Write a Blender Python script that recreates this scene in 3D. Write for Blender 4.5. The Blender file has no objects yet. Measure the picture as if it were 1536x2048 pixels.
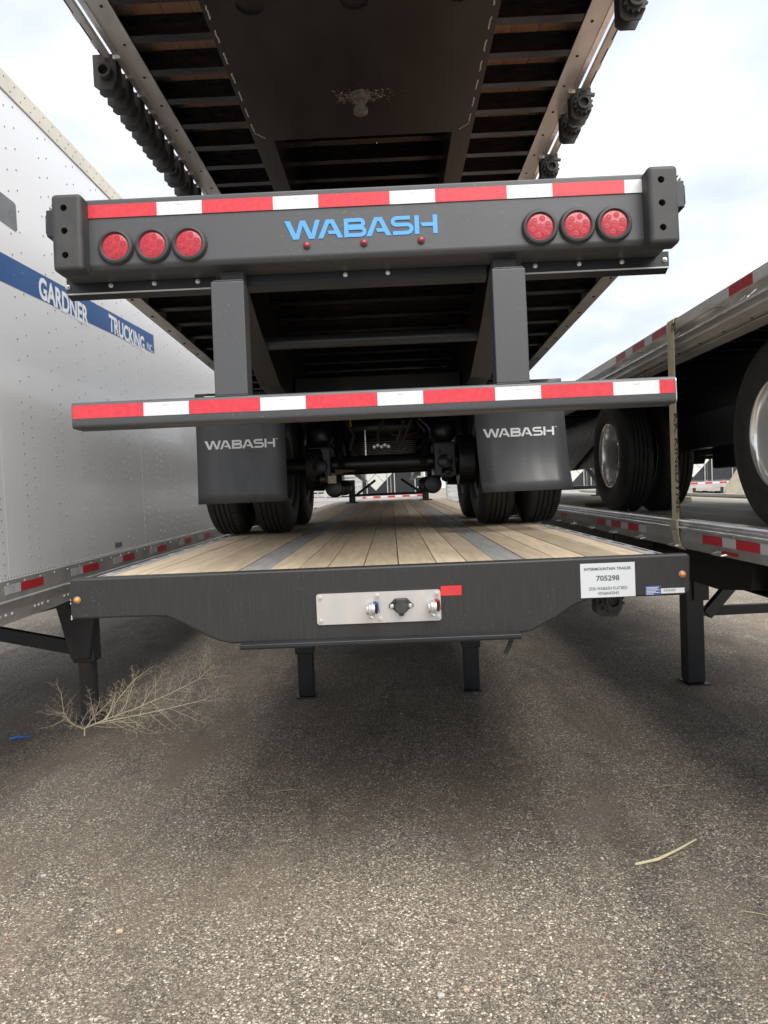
import bpy, bmesh, math, random
from mathutils import Vector, Matrix
random.seed(7)
R = math.radians
scene = bpy.context.scene
COL = scene.collection

# ------------------------------------------------------------------ camera, sky, sun, exposure
cam_d = bpy.data.cameras.new('camera')
cam = bpy.data.objects.new('camera', cam_d); COL.objects.link(cam)
scene.camera = cam
cam_d.sensor_fit = 'VERTICAL'; cam_d.sensor_height = 36.0; cam_d.lens = 36.0 * 1420 / 2048
cam_d.clip_start = 0.05; cam_d.clip_end = 600
CX = Vector((0.99904543, 0.01055516, -0.04238891))
CY = Vector((0.04195991, 0.03799858, 0.99839645))
CZ = Vector((0.01214896, -0.99922205, 0.03751942))
cam.matrix_world = Matrix(((CX.x, CY.x, CZ.x, 0), (CX.y, CY.y, CZ.y, 0), (CX.z, CY.z, CZ.z, 1.47), (0, 0, 0, 1)))

SUN_EL, SUN_AZ = 57, 148          # azimuth measured clockwise from +Y: behind the camera, to the right
GZ = -0.40                         # level of the ground; the lens is 1.87 m above it
world = bpy.data.worlds.new('World'); scene.world = world; world.use_nodes = True
nt = world.node_tree; nt.nodes.clear()
def N(t, typ, **kw):
    n = t.nodes.new(typ)
    for k, v in kw.items(): setattr(n, k, v)
    return n
wo = N(nt, 'ShaderNodeOutputWorld'); bg = N(nt, 'ShaderNodeBackground')
sky = N(nt, 'ShaderNodeTexSky'); sky.sky_type = 'NISHITA'; sky.sun_disc = False
sky.sun_elevation = R(SUN_EL); sky.sun_rotation = R(SUN_AZ)
tc = N(nt, 'ShaderNodeTexCoord'); sep = N(nt, 'ShaderNodeSeparateXYZ')
nt.links.new(tc.outputs['Generated'], sep.inputs[0])
addz = N(nt, 'ShaderNodeMath', operation='ADD'); addz.inputs[1].default_value = 0.22
mx0 = N(nt, 'ShaderNodeMath', operation='MAXIMUM'); mx0.inputs[1].default_value = 0.0
nt.links.new(sep.outputs[2], mx0.inputs[0]); nt.links.new(mx0.outputs[0], addz.inputs[0])
dx = N(nt, 'ShaderNodeMath', operation='DIVIDE'); dy = N(nt, 'ShaderNodeMath', operation='DIVIDE')
nt.links.new(sep.outputs[0], dx.inputs[0]); nt.links.new(addz.outputs[0], dx.inputs[1])
nt.links.new(sep.outputs[1], dy.inputs[0]); nt.links.new(addz.outputs[0], dy.inputs[1])
cmb = N(nt, 'ShaderNodeCombineXYZ')
nt.links.new(dx.outputs[0], cmb.inputs[0]); nt.links.new(dy.outputs[0], cmb.inputs[1]); cmb.inputs[2].default_value = 7.7
n1 = N(nt, 'ShaderNodeTexNoise'); n1.inputs['Scale'].default_value = 0.85; n1.inputs['Detail'].default_value = 7; n1.inputs['Roughness'].default_value = 0.5
n1.inputs['Distortion'].default_value = 0.25
n2 = N(nt, 'ShaderNodeTexNoise'); n2.inputs['Scale'].default_value = 2.3; n2.inputs['Detail'].default_value = 8; n2.inputs['Roughness'].default_value = 0.55
for n in (n1, n2): nt.links.new(cmb.outputs[0], n.inputs['Vector'])
r1 = N(nt, 'ShaderNodeValToRGB')      # cover: thin blue gaps against cloud
r1.color_ramp.elements[0].position = 0.30; r1.color_ramp.elements[0].color = (0, 0, 0, 1)
r1.color_ramp.elements[1].position = 0.53; r1.color_ramp.elements[1].color = (1, 1, 1, 1)
nt.links.new(n1.outputs['Fac'], r1.inputs[0])
r2 = N(nt, 'ShaderNodeValToRGB')      # body of the cloud: bluish grey to white
r2.color_ramp.elements[0].position = 0.33; r2.color_ramp.elements[0].color = (3.15, 3.4, 3.85, 1)
r2.color_ramp.elements[1].position = 0.62; r2.color_ramp.elements[1].color = (4.6, 4.65, 4.75, 1)
nt.links.new(n2.outputs['Fac'], r2.inputs[0])
mixb = N(nt, 'ShaderNodeMix', data_type='RGBA'); mixb.inputs['Factor'].default_value = 0.85
nt.links.new(sky.outputs[0], mixb.inputs[6]); mixb.inputs[7].default_value = (2.6, 3.15, 4.05, 1)
mixc = N(nt, 'ShaderNodeMix', data_type='RGBA')
nt.links.new(r1.outputs[0], mixc.inputs['Factor']); nt.links.new(mixb.outputs[2], mixc.inputs[6]); nt.links.new(r2.outputs[0], mixc.inputs[7])
nt.links.new(mixc.outputs[2], bg.inputs[0]); bg.inputs[1].default_value = 0.1
nt.links.new(bg.outputs[0], wo.inputs[0])

sd = bpy.data.lights.new('sun', 'SUN'); sd.energy = 2.3; sd.angle = R(60); sd.color = (1, 0.96, 0.9)
sun = bpy.data.objects.new('sun', sd); COL.objects.link(sun)
sdir = Vector((math.sin(R(SUN_AZ)) * math.cos(R(SUN_EL)), math.cos(R(SUN_AZ)) * math.cos(R(SUN_EL)), math.sin(R(SUN_EL))))
sun.rotation_euler = (-sdir).to_track_quat('-Z', 'Y').to_euler(); sun.location = (0, 0, 30)
vs = scene.view_settings; vs.view_transform = 'Standard'; vs.look = 'None'; vs.exposure = 1.42; vs.gamma = 1; vs.use_curve_mapping = False

# ------------------------------------------------------------------ materials
def mat(name, c1, c2=None, rough=0.5, metal=0.0, scale=8.0, stretch=(1, 1, 1), detail=6, bump=0.0, bscale=None,
        rvar=0.0, rnd=0.0, coat=0.0, lo=0.35, hi=0.65, spec=0.5, island=False, speck=None):
    m = bpy.data.materials.new(name); m.use_nodes = True
    t = m.node_tree; p = t.nodes['Principled BSDF']
    p.inputs['Roughness'].default_value = rough; p.inputs['Metallic'].default_value = metal
    p.inputs['Coat Weight'].default_value = coat; p.inputs['Specular IOR Level'].default_value = spec
    c2 = c2 or tuple(x * 0.8 for x in c1)
    tcn = N(t, 'ShaderNodeTexCoord'); mp = N(t, 'ShaderNodeMapping'); mp.inputs['Scale'].default_value = stretch
    t.links.new(tcn.outputs['Object'], mp.inputs[0])
    no = N(t, 'ShaderNodeTexNoise'); no.inputs['Scale'].default_value = scale; no.inputs['Detail'].default_value = detail
    t.links.new(mp.outputs[0], no.inputs['Vector'])
    mr = N(t, 'ShaderNodeMapRange'); mr.inputs[1].default_value = lo; mr.inputs[2].default_value = hi
    t.links.new(no.outputs['Fac'], mr.inputs[0])
    mx = N(t, 'ShaderNodeMix', data_type='RGBA'); t.links.new(mr.outputs[0], mx.inputs['Factor'])
    mx.inputs[6].default_value = (*c1, 1); mx.inputs[7].default_value = (*c2, 1)
    out = mx.outputs[2]
    if rnd or island:
        if island:
            oi = N(t, 'ShaderNodeNewGeometry'); src = oi.outputs['Random Per Island']
        else:
            oi = N(t, 'ShaderNodeObjectInfo'); src = oi.outputs['Random']
        m2 = N(t, 'ShaderNodeMapRange'); m2.inputs[3].default_value = 1 - rnd; m2.inputs[4].default_value = 1 + rnd
        t.links.new(src, m2.inputs[0])
        hs = N(t, 'ShaderNodeHueSaturation'); t.links.new(m2.outputs[0], hs.inputs['Value']); t.links.new(out, hs.inputs['Color'])
        out = hs.outputs[0]
    if speck:
        ns = N(t, 'ShaderNodeTexNoise'); ns.inputs['Scale'].default_value = speck[0]; ns.inputs['Detail'].default_value = 3
        t.links.new(tcn.outputs['Object'], ns.inputs['Vector'])
        nl = N(t, 'ShaderNodeTexNoise'); nl.inputs['Scale'].default_value = 3.0; t.links.new(tcn.outputs['Object'], nl.inputs['Vector'])
        ad = N(t, 'ShaderNodeMath', operation='MULTIPLY_ADD'); ad.inputs[1].default_value = 0.35; t.links.new(nl.outputs['Fac'], ad.inputs[0]); t.links.new(ns.outputs['Fac'], ad.inputs[2])
        ms = N(t, 'ShaderNodeMapRange'); ms.inputs[1].default_value = speck[1]; ms.inputs[2].default_value = speck[1] + 0.05; ms.inputs[4].default_value = speck[2]
        t.links.new(ad.outputs[0], ms.inputs[0])
        mk = N(t, 'ShaderNodeMix', data_type='RGBA'); t.links.new(ms.outputs[0], mk.inputs['Factor']); t.links.new(out, mk.inputs[6]); mk.inputs[7].default_value = (0.22, 0.20, 0.17, 1)
        out = mk.outputs[2]
    t.links.new(out, p.inputs['Base Color'])
    if rvar:
        m3 = N(t, 'ShaderNodeMapRange'); m3.inputs[3].default_value = max(0.02, rough - rvar); m3.inputs[4].default_value = rough + rvar
        t.links.new(no.outputs['Fac'], m3.inputs[0]); t.links.new(m3.outputs[0], p.inputs['Roughness'])
    if bump:
        nb = N(t, 'ShaderNodeTexNoise'); nb.inputs['Scale'].default_value = bscale or scale * 4; nb.inputs['Detail'].default_value = 4
        t.links.new(mp.outputs[0], nb.inputs['Vector'])
        b = N(t, 'ShaderNodeBump'); b.inputs['Strength'].default_value = bump; b.inputs['Distance'].default_value = 0.01
        t.links.new(nb.outputs['Fac'], b.inputs['Height']); t.links.new(b.outputs[0], p.inputs['Normal'])
    return m

M = {}
M['grey_paint'] = mat('grey_paint', (0.060, 0.062, 0.066), (0.050, 0.052, 0.056), rough=0.42, scale=5, rvar=0.16, bump=0.03, bscale=45, lo=.3, hi=.8, speck=(95, .86, .35))
M['nose_paint'] = mat('nose_paint', (0.020, 0.019, 0.0185), (0.030, 0.0285, 0.027), rough=0.5, scale=22, stretch=(6, 6, 0.3), lo=0.45, hi=0.75, rvar=0.1, bump=0.03, bscale=40, speck=(110, .87, .4))
M['black_steel'] = mat('black_steel', (0.008, 0.008, 0.009), (0.014, 0.0135, 0.0135), rough=0.34, scale=6, rvar=0.12)
M['cross_steel'] = mat('cross_steel', (0.008, 0.008, 0.010), (0.026, 0.025, 0.024), rough=0.3, scale=9, stretch=(1, 5, 5), lo=0.5, hi=0.75, rvar=0.15)
M['plate_steel'] = mat('plate_steel', (0.009, 0.010, 0.0115), (0.019, 0.020, 0.021), rough=0.34, scale=3, stretch=(2.2, 0.6, 1), lo=0.4, hi=0.8, rvar=0.16)
M['leg_steel'] = mat('leg_steel', (0.012, 0.014, 0.018), (0.018, 0.020, 0.024), rough=0.36, scale=5, rvar=0.1)
M['rusty_steel'] = mat('rusty_steel', (0.035, 0.034, 0.035), (0.085, 0.045, 0.028), rough=0.7, scale=4.5, lo=0.5, hi=0.75, bump=0.2)
M['rail_alu'] = mat('rail_alu', (0.66, 0.645, 0.61), (0.50, 0.485, 0.455), rough=0.36, metal=0.45, scale=7, stretch=(1, 0.4, 1), rvar=0.12, bump=0.03)
M['bright_alu'] = mat('bright_alu', (0.82, 0.82, 0.82), (0.66, 0.66, 0.67), rough=0.24, metal=0.7, scale=10, stretch=(1, 0.6, 1), rvar=0.1, bump=0.35, bscale=14)
M['brushed_alu'] = mat('brushed_alu', (0.74, 0.70, 0.66), (0.60, 0.60, 0.61), rough=0.38, metal=0.75, scale=5, stretch=(2, 1, 0.6), rvar=0.1)
M['polished_rim'] = mat('polished_rim', (0.90, 0.885, 0.87), (0.84, 0.83, 0.82), rough=0.17, metal=0.7, scale=5)
M['hub_steel'] = mat('hub_steel', (0.22, 0.22, 0.222), rough=0.45, metal=0.4)
M['worn_steel'] = mat('worn_steel', (0.17, 0.165, 0.15), (0.30, 0.29, 0.26), rough=0.45, metal=0.6, scale=40, lo=.5, hi=.7)
M['zinc'] = mat('zinc', (0.72, 0.72, 0.70), rough=0.3, metal=0.7, scale=30)
M['rubber'] = mat('rubber', (0.026, 0.026, 0.027), (0.042, 0.041, 0.039), rough=0.62, scale=12, rvar=0.1, bump=0.05, bscale=80)
M['tyre'] = mat('tyre', (0.017, 0.0165, 0.016), (0.030, 0.029, 0.027), rough=0.6, scale=14, bump=0.15, bscale=90)
M['flap'] = mat('flap', (0.066, 0.068, 0.072), (0.052, 0.054, 0.058), rough=0.36, scale=5, stretch=(3, 1, .7), rvar=0.14, speck=(80, .85, .3))
M['dark_hole'] = mat('dark_hole', (0.006, 0.006, 0.006), rough=0.9)
M['tape_red'] = mat('tape_red', (0.58, 0.040, 0.055), (0.50, 0.03, 0.042), rough=0.3, scale=60, bump=0.04, bscale=300)
M['tape_red_dark'] = mat('tape_red_dark', (0.42, 0.012, 0.018), (0.36, 0.01, 0.015), rough=0.35, scale=40)
M['tape_white'] = mat('tape_white', (0.60, 0.61, 0.62), (0.55, 0.565, 0.575), rough=0.35, scale=90, bump=0.03, bscale=400)
M['tape_dull'] = mat('tape_dull', (0.60, 0.61, 0.62), (0.5, 0.52, 0.53), rough=0.35, scale=40)
M['red_lens'] = mat('red_lens', (0.50, 0.025, 0.045), (0.38, 0.012, 0.025), rough=0.28, coat=0.15, scale=55)
M['red_lens_deep'] = mat('red_lens_deep', (0.36, 0.014, 0.028), rough=0.45, coat=0.0, scale=55)
M['amber_lens'] = mat('amber_lens', (0.70, 0.25, 0.02), rough=0.2, coat=0.5)
M['logo_blue'] = mat('logo_blue', (0.07, 0.30, 0.68), (0.07, 0.29, 0.66), rough=0.4)
M['logo_white'] = mat('logo_white', (0.80, 0.82, 0.84), (0.78, 0.80, 0.82), rough=0.5)
M['tag_blue'] = mat('tag_blue', (0.02, 0.09, 0.32), rough=0.4)
M['paper'] = mat('paper', (0.60, 0.62, 0.64), (0.58, 0.60, 0.62), rough=0.5)
M['print'] = mat('print', (0.12, 0.13, 0.15), rough=0.6)
M['sticker_red'] = mat('sticker_red', (0.72, 0.03, 0.03), rough=0.4)
M['sticker_blue'] = mat('sticker_blue', (0.03, 0.08, 0.28), rough=0.4)
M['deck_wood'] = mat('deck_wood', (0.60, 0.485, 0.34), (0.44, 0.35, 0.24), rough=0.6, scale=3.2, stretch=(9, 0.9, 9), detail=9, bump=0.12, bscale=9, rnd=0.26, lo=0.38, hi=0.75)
M['old_wood'] = mat('old_wood', (0.60, 0.55, 0.455), (0.44, 0.40, 0.33), rough=0.6, scale=3.2, stretch=(9, 0.9, 9), detail=9, bump=0.05, bscale=9, rnd=0.25)
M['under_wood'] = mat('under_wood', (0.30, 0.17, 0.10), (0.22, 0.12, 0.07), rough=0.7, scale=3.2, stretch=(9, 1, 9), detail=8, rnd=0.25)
M['strip_metal'] = mat('strip_metal', (0.42, 0.41, 0.395), (0.33, 0.32, 0.305), rough=0.55, metal=0.15, scale=9, stretch=(4, 0.5, 1), bump=0.03)
M['van_white'] = mat('van_white', (0.80, 0.81, 0.82), (0.77, 0.78, 0.79), rough=0.22, scale=1.2, coat=0.15, rvar=0.05, bump=0.35, bscale=1.6)
M['van_cream'] = mat('van_cream', (0.66, 0.61, 0.50), (0.58, 0.54, 0.45), rough=0.4, scale=4)
M['rail_grey'] = mat('rail_grey', (0.50, 0.49, 0.47), (0.38, 0.37, 0.355), rough=0.42, metal=0.35, scale=5, rvar=0.1, bump=0.05)
M['van_blue'] = mat('van_blue', (0.035, 0.11, 0.30), (0.03, 0.095, 0.26), rough=0.4, scale=3)
M['patch_grey'] = mat('patch_grey', (0.19, 0.20, 0.205), rough=0.5)
M['rivet'] = mat('rivet', (0.28, 0.28, 0.28), rough=0.35, metal=0.4)
M['rivet_light'] = mat('rivet_light', (0.62, 0.62, 0.6), rough=0.35, metal=0.4)
M['door_dark'] = mat('door_dark', (0.028, 0.030, 0.034), rough=0.3, scale=2)
M['frame_white'] = mat('frame_white', (0.45, 0.45, 0.44), (0.34, 0.34, 0.33), rough=0.45, scale=3)
M['diamond'] = mat('diamond', (0.74, 0.74, 0.70), (0.66, 0.66, 0.62), rough=0.28, metal=0.3)
M['strap'] = mat('strap', (0.62, 0.56, 0.40), (0.52, 0.47, 0.33), rough=0.8, scale=40, stretch=(1, 1, 0.3), bump=0.25, bscale=200)
M['strap_grey'] = mat('strap_grey', (0.40, 0.37, 0.29), rough=0.85, scale=12, bump=0.3)
M['strap_print'] = mat('strap_print', (0.12, 0.10, 0.07), rough=0.8)
M['twig'] = mat('twig', (0.74, 0.64, 0.46), (0.60, 0.50, 0.35), rough=0.75, scale=20)
M['stem_pale'] = mat('stem_pale', (0.55, 0.50, 0.34), (0.52, 0.44, 0.26), rough=0.7, scale=30)
M['blue_twine'] = mat('blue_twine', (0.03, 0.24, 0.78), rough=0.6)
M['hose_red'] = mat('hose_red', (0.10, 0.01, 0.01), rough=0.4)
M['hose_blue'] = mat('hose_blue', (0.02, 0.05, 0.22), rough=0.4)
M['hose_yellow'] = mat('hose_yellow', (0.38, 0.22, 0.03), rough=0.4)
M['brown_wood'] = mat('brown_wood', (0.16, 0.09, 0.05), (0.11, 0.06, 0.035), rough=0.7, stretch=(8, 1, 8))
M['stone_pale'] = mat('stone_pale', (0.42, 0.40, 0.36), rough=.8)
M['stone_tan'] = mat('stone_tan', (0.40, 0.32, 0.21), rough=.8)
M['chalk'] = mat('chalk', (0.5, 0.5, 0.46), rough=0.8)

# asphalt of pressed stone chippings
def ground_material():
    m = bpy.data.materials.new('chipped_asphalt'); m.use_nodes = True
    t = m.node_tree; p = t.nodes['Principled BSDF']; L = t.links.new
    tcn = N(t, 'ShaderNodeTexCoord')
    def vor(scale, feat='F1'):
        v = N(t, 'ShaderNodeTexVoronoi'); v.feature = feat; v.inputs['Scale'].default_value = scale
        L(tcn.outputs['Object'], v.inputs['Vector']); return v
    def ramp(src, stops):
        r = N(t, 'ShaderNodeValToRGB'); r.color_ramp.interpolation = 'LINEAR'
        e = r.color_ramp.elements
        while len(e) < len(stops): e.new(0.5)
        for k, (po, c) in enumerate(stops): e[k].position = po; e[k].color = (*c, 1)
        L(src, r.inputs[0]); return r
    v = vor(112); sp = N(t, 'ShaderNodeSeparateColor'); L(v.outputs['Color'], sp.inputs[0])
    stones = ramp(sp.outputs[0], [(0, (0.070, 0.057, 0.043)), (0.36, (0.162, 0.134, 0.102)), (0.64, (0.265, 0.224, 0.175)), (0.86, (0.43, 0.375, 0.30)), (1, (0.72, 0.65, 0.54))])
    v2 = vor(240); sp2 = N(t, 'ShaderNodeSeparateColor'); L(v2.outputs['Color'], sp2.inputs[0])
    fine = ramp(sp2.outputs[0], [(0, (0.070, 0.057, 0.043)), (0.48, (0.165, 0.136, 0.104)), (0.82, (0.28, 0.236, 0.184)), (1, (0.54, 0.475, 0.38))])
    sel = N(t, 'ShaderNodeMath', operation='GREATER_THAN'); sel.inputs[1].default_value = 0.5; L(sp.outputs[1], sel.inputs[0])
    mx = N(t, 'ShaderNodeMix', data_type='RGBA'); L(sel.outputs[0], mx.inputs['Factor']); L(fine.outputs[0], mx.inputs[6]); L(stones.outputs[0], mx.inputs[7])
    # dark gaps between chippings
    gap = N(t, 'ShaderNodeMapRange'); gap.inputs[1].default_value = 0.0032; gap.inputs[2].default_value = 0.0065
    gap.inputs[3].default_value = 1.0; gap.inputs[4].default_value = 0.6
    L(v.outputs['Distance'], gap.inputs[0])
    gap.inputs[1].default_value = 0.45; gap.inputs[2].default_value = 0.75
    mul = N(t, 'ShaderNodeMix', data_type='RGBA', blend_type='MULTIPLY'); mul.inputs['Factor'].default_value = 1
    L(mx.outputs[2], mul.inputs[6]); L(gap.outputs[0], mul.inputs[7])
    # brown dust lying in patches and wheel tracks
    nz = N(t, 'ShaderNodeTexNoise'); nz.inputs['Scale'].default_value = 1.1; nz.inputs['Detail'].default_value = 7; nz.inputs['Roughness'].default_value = 0.62
    mpn = N(t, 'ShaderNodeMapping'); mpn.inputs['Rotation'].default_value = (0, 0, 0.7); mpn.inputs['Scale'].default_value = (1.6, 0.8, 1)
    L(tcn.outputs['Object'], mpn.inputs[0]); L(mpn.outputs[0], nz.inputs['Vector'])
    dm = N(t, 'ShaderNodeMapRange'); dm.inputs[1].default_value = 0.46; dm.inputs[2].default_value = 0.70; dm.inputs[4].default_value = 0.85
    L(nz.outputs['Fac'], dm.inputs[0])
    md = N(t, 'ShaderNodeMix', data_type='RGBA'); L(dm.outputs[0], md.inputs['Factor']); L(mul.outputs[2], md.inputs[6]); md.inputs[7].default_value = (0.150, 0.118, 0.087, 1)
    nz2 = N(t, 'ShaderNodeTexNoise'); nz2.inputs['Scale'].default_value = 0.55; nz2.inputs['Detail'].default_value = 4
    L(tcn.outputs['Object'], nz2.inputs['Vector'])
    vm = N(t, 'ShaderNodeMapRange'); vm.inputs[1].default_value = 0.3; vm.inputs[2].default_value = 0.7; vm.inputs[3].default_value = 0.88; vm.inputs[4].default_value = 1.42
    L(nz2.outputs['Fac'], vm.inputs[0])
    nz3 = N(t, 'ShaderNodeTexNoise'); nz3.inputs['Scale'].default_value = 1.9; nz3.inputs['Detail'].default_value = 5; nz3.inputs['Distortion'].default_value = 1.2
    mp3 = N(t, 'ShaderNodeMapping'); mp3.inputs['Rotation'].default_value = (0, 0, 0.45); mp3.inputs['Scale'].default_value = (1.5, 0.45, 1); mp3.inputs['Location'].default_value = (3.2, 1.4, 0)
    L(tcn.outputs['Object'], mp3.inputs[0]); L(mp3.outputs[0], nz3.inputs['Vector'])
    sm_ = N(t, 'ShaderNodeMapRange'); sm_.inputs[1].default_value = 0.52; sm_.inputs[2].default_value = 0.68; sm_.inputs[3].default_value = 1.0; sm_.inputs[4].default_value = 0.72
    L(nz3.outputs['Fac'], sm_.inputs[0])
    mm = N(t, 'ShaderNodeMath', operation='MULTIPLY'); L(vm.outputs[0], mm.inputs[0]); L(sm_.outputs[0], mm.inputs[1])
    hs = N(t, 'ShaderNodeHueSaturation'); L(md.outputs[2], hs.inputs['Color']); L(mm.outputs[0], hs.inputs['Value'])
    L(hs.outputs[0], p.inputs['Base Color'])
    p.inputs['Roughness'].default_value = 0.82
    b = N(t, 'ShaderNodeBump'); b.inputs['Strength'].default_value = 0.9; b.inputs['Distance'].default_value = 0.005; b.invert = True
    L(v.outputs['Distance'], b.inputs['Height'])
    b2 = N(t, 'ShaderNodeBump'); b2.inputs['Strength'].default_value = 0.7; b2.inputs['Distance'].default_value = 0.003; b2.invert = True
    L(v2.outputs['Distance'], b2.inputs['Height']); L(b.outputs[0], b2.inputs['Normal'])
    L(b2.outputs[0], p.inputs['Normal'])
    return m
M['ground'] = ground_material()
def stone_material():
    m = bpy.data.materials.new('loose_stone'); m.use_nodes = True
    t = m.node_tree; p = t.nodes['Principled BSDF']
    g = N(t, 'ShaderNodeNewGeometry'); r = N(t, 'ShaderNodeValToRGB'); e = r.color_ramp.elements
    st = [(0, (0.06, 0.055, 0.05)), (0.3, (0.13, 0.12, 0.115)), (0.5, (0.24, 0.22, 0.19)), (0.70, (0.30, 0.25, 0.18)), (0.80, (0.40, 0.38, 0.34)), (0.93, (0.34, 0.19, 0.11)), (1, (0.60, 0.57, 0.51))]
    while len(e) < len(st): e.new(0.5)
    for k, (po, c) in enumerate(st): e[k].position = po; e[k].color = (*c, 1)
    t.links.new(g.outputs['Random Per Island'], r.inputs[0]); t.links.new(r.outputs[0], p.inputs['Base Color'])
    p.inputs['Roughness'].default_value = 0.75
    return m
M['stone'] = stone_material()

# ------------------------------------------------------------------ mesh tools
class MB:
    def __init__(s): s.v = []; s.f = []
    def add(s, vs, fs):
        o = len(s.v); s.v += [tuple(v) for v in vs]; s.f += [tuple(i + o for i in f) for f in fs]; return s
    def box(s, x0, x1, y0, y1, z0, z1):
        return s.add([(x0, y0, z0), (x1, y0, z0), (x1, y1, z0), (x0, y1, z0), (x0, y0, z1), (x1, y0, z1), (x1, y1, z1), (x0, y1, z1)],
                     [(0, 3, 2, 1), (4, 5, 6, 7), (0, 1, 5, 4), (1, 2, 6, 5), (2, 3, 7, 6), (3, 0, 4, 7)])
    def prism(s, pts, axis, a, b):
        n = len(pts)
        if axis == 'y': mk = lambda p, t: (p[0], t, p[1])
        elif axis == 'x': mk = lambda p, t: (t, p[0], p[1])
        else: mk = lambda p, t: (p[0], p[1], t)
        vs = [mk(p, a) for p in pts] + [mk(p, b) for p in pts]
        fs = [tuple(range(n)), tuple(range(2 * n - 1, n - 1, -1))] + [(i, i + n, (i + 1) % n + n, (i + 1) % n) for i in range(n)]
        return s.add(vs, fs)
    def frust(s, x0, x1, y0, y1, z0, X0, X1, Y0, Y1, z1):
        return s.add([(x0, y0, z0), (x1, y0, z0), (x1, y1, z0), (x0, y1, z0), (X0, Y0, z1), (X1, Y0, z1), (X1, Y1, z1), (X0, Y1, z1)],
                     [(0, 3, 2, 1), (4, 5, 6, 7), (0, 1, 5, 4), (1, 2, 6, 5), (2, 3, 7, 6), (3, 0, 4, 7)])
    def tube(s, path, r, n=8, caps=True):
        path = [Vector(p) for p in path]; rs = r if isinstance(r, (list, tuple)) else [r] * len(path)
        vs = []; prev = None
        for i, p in enumerate(path):
            d = (path[min(i + 1, len(path) - 1)] - path[max(i - 1, 0)]).normalized()
            if prev is None:
                u = d.orthogonal().normalized()
            else:
                u = (prev - d * prev.dot(d)); u = u.normalized() if u.length > 1e-6 else d.orthogonal().normalized()
            prev = u; w = d.cross(u)
            for k in range(n):
                a = 2 * math.pi * k / n; vs.append(p + (u * math.cos(a) + w * math.sin(a)) * rs[i])
        fs = [(i * n + k, i * n + (k + 1) % n, (i + 1) * n + (k + 1) % n, (i + 1) * n + k) for i in range(len(path) - 1) for k in range(n)]
        if caps: fs += [tuple(range(n - 1, -1, -1)), tuple(range((len(path) - 1) * n, len(path) * n))]
        return s.add(vs, fs)
    def lathe(s, prof, n=24, axis='y', c=(0, 0, 0), close=True):   # prof: (radius, along axis)
        vs = []
        for r, t in prof:
            for k in range(n):
                a = 2 * math.pi * k / n; ca, sa = r * math.cos(a), r * math.sin(a)
                v = {'y': (ca, t, sa), 'x': (t, ca, sa), 'z': (ca, sa, t)}[axis]
                vs.append((v[0] + c[0], v[1] + c[1], v[2] + c[2]))
        m = len(prof)
        fs = [(i * n + k, i * n + (k + 1) % n, (i + 1) * n + (k + 1) % n, (i + 1) * n + k) for i in range(m - 1) for k in range(n)]
        if close: fs += [tuple(range(n - 1, -1, -1)), tuple(range((m - 1) * n, m * n))]
        return s.add(vs, fs)
    def bar(s, a, b, w, h):        # rectangular bar between two points
        a = Vector(a); b = Vector(b); d = (b - a).normalized()
        u = d.cross(Vector((0, 0, 1)));
        if u.length < 1e-3: u = Vector((1, 0, 0))
        u.normalize(); v = u.cross(d)
        vs = [p + u * (w / 2 * i) + v * (h / 2 * j) for p in (a, b) for i, j in ((-1, -1), (1, -1), (1, 1), (-1, 1))]
        return s.add(vs, [(0, 1, 2, 3), (7, 6, 5, 4), (0, 4, 5, 1), (1, 5, 6, 2), (2, 6, 7, 3), (3, 7, 4, 0)])
    def mesh(s, name, m, smooth=False):
        me = bpy.data.meshes.new(name); me.from_pydata(s.v, [], s.f); me.validate()
        bm = bmesh.new(); bm.from_mesh(me); bmesh.ops.recalc_face_normals(bm, faces=bm.faces); bm.to_mesh(me); bm.free()
        me.materials.append(m)
        if smooth:
            me.polygons.foreach_set('use_smooth', [True] * len(me.polygons)); me.set_sharp_from_angle(angle=R(38))
        me.update(); return me

def link(name, me, parent=None, loc=(0, 0, 0), rot=(0, 0, 0), bevel=0, seg=2, label=None, kind=None):
    o = bpy.data.objects.new(name, me); COL.objects.link(o); o.location = loc; o.rotation_euler = rot
    if parent: o.parent = parent
    if bevel:
        b = o.modifiers.new('bevel', 'BEVEL'); b.width = bevel; b.segments = seg; b.limit_method = 'ANGLE'; b.angle_limit = R(35)
        b.harden_normals = True
        me.polygons.foreach_set('use_smooth', [True] * len(me.polygons))
    if label: o['label'] = label
    if kind: o['kind'] = kind
    return o
def part(name, mb, m, parent, loc=(0, 0, 0), rot=(0, 0, 0), bevel=0, smooth=False, seg=2, **kw):
    return link(name, mb.mesh(name, M[m], smooth), parent, loc, rot, bevel, seg, **kw)
def thing(name, label, cat, loc=(0, 0, 0), rot=(0, 0, 0), group=None):
    o = bpy.data.objects.new(name, None); COL.objects.link(o); o.location = loc; o.rotation_euler = rot
    o.empty_display_size = 0.2; o['label'] = label; o['category'] = cat
    if group: o['group'] = group
    return o
def tag(o, label, cat, group=None):
    o['label'] = label; o['category'] = cat
    if group: o['group'] = group
    return o
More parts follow.
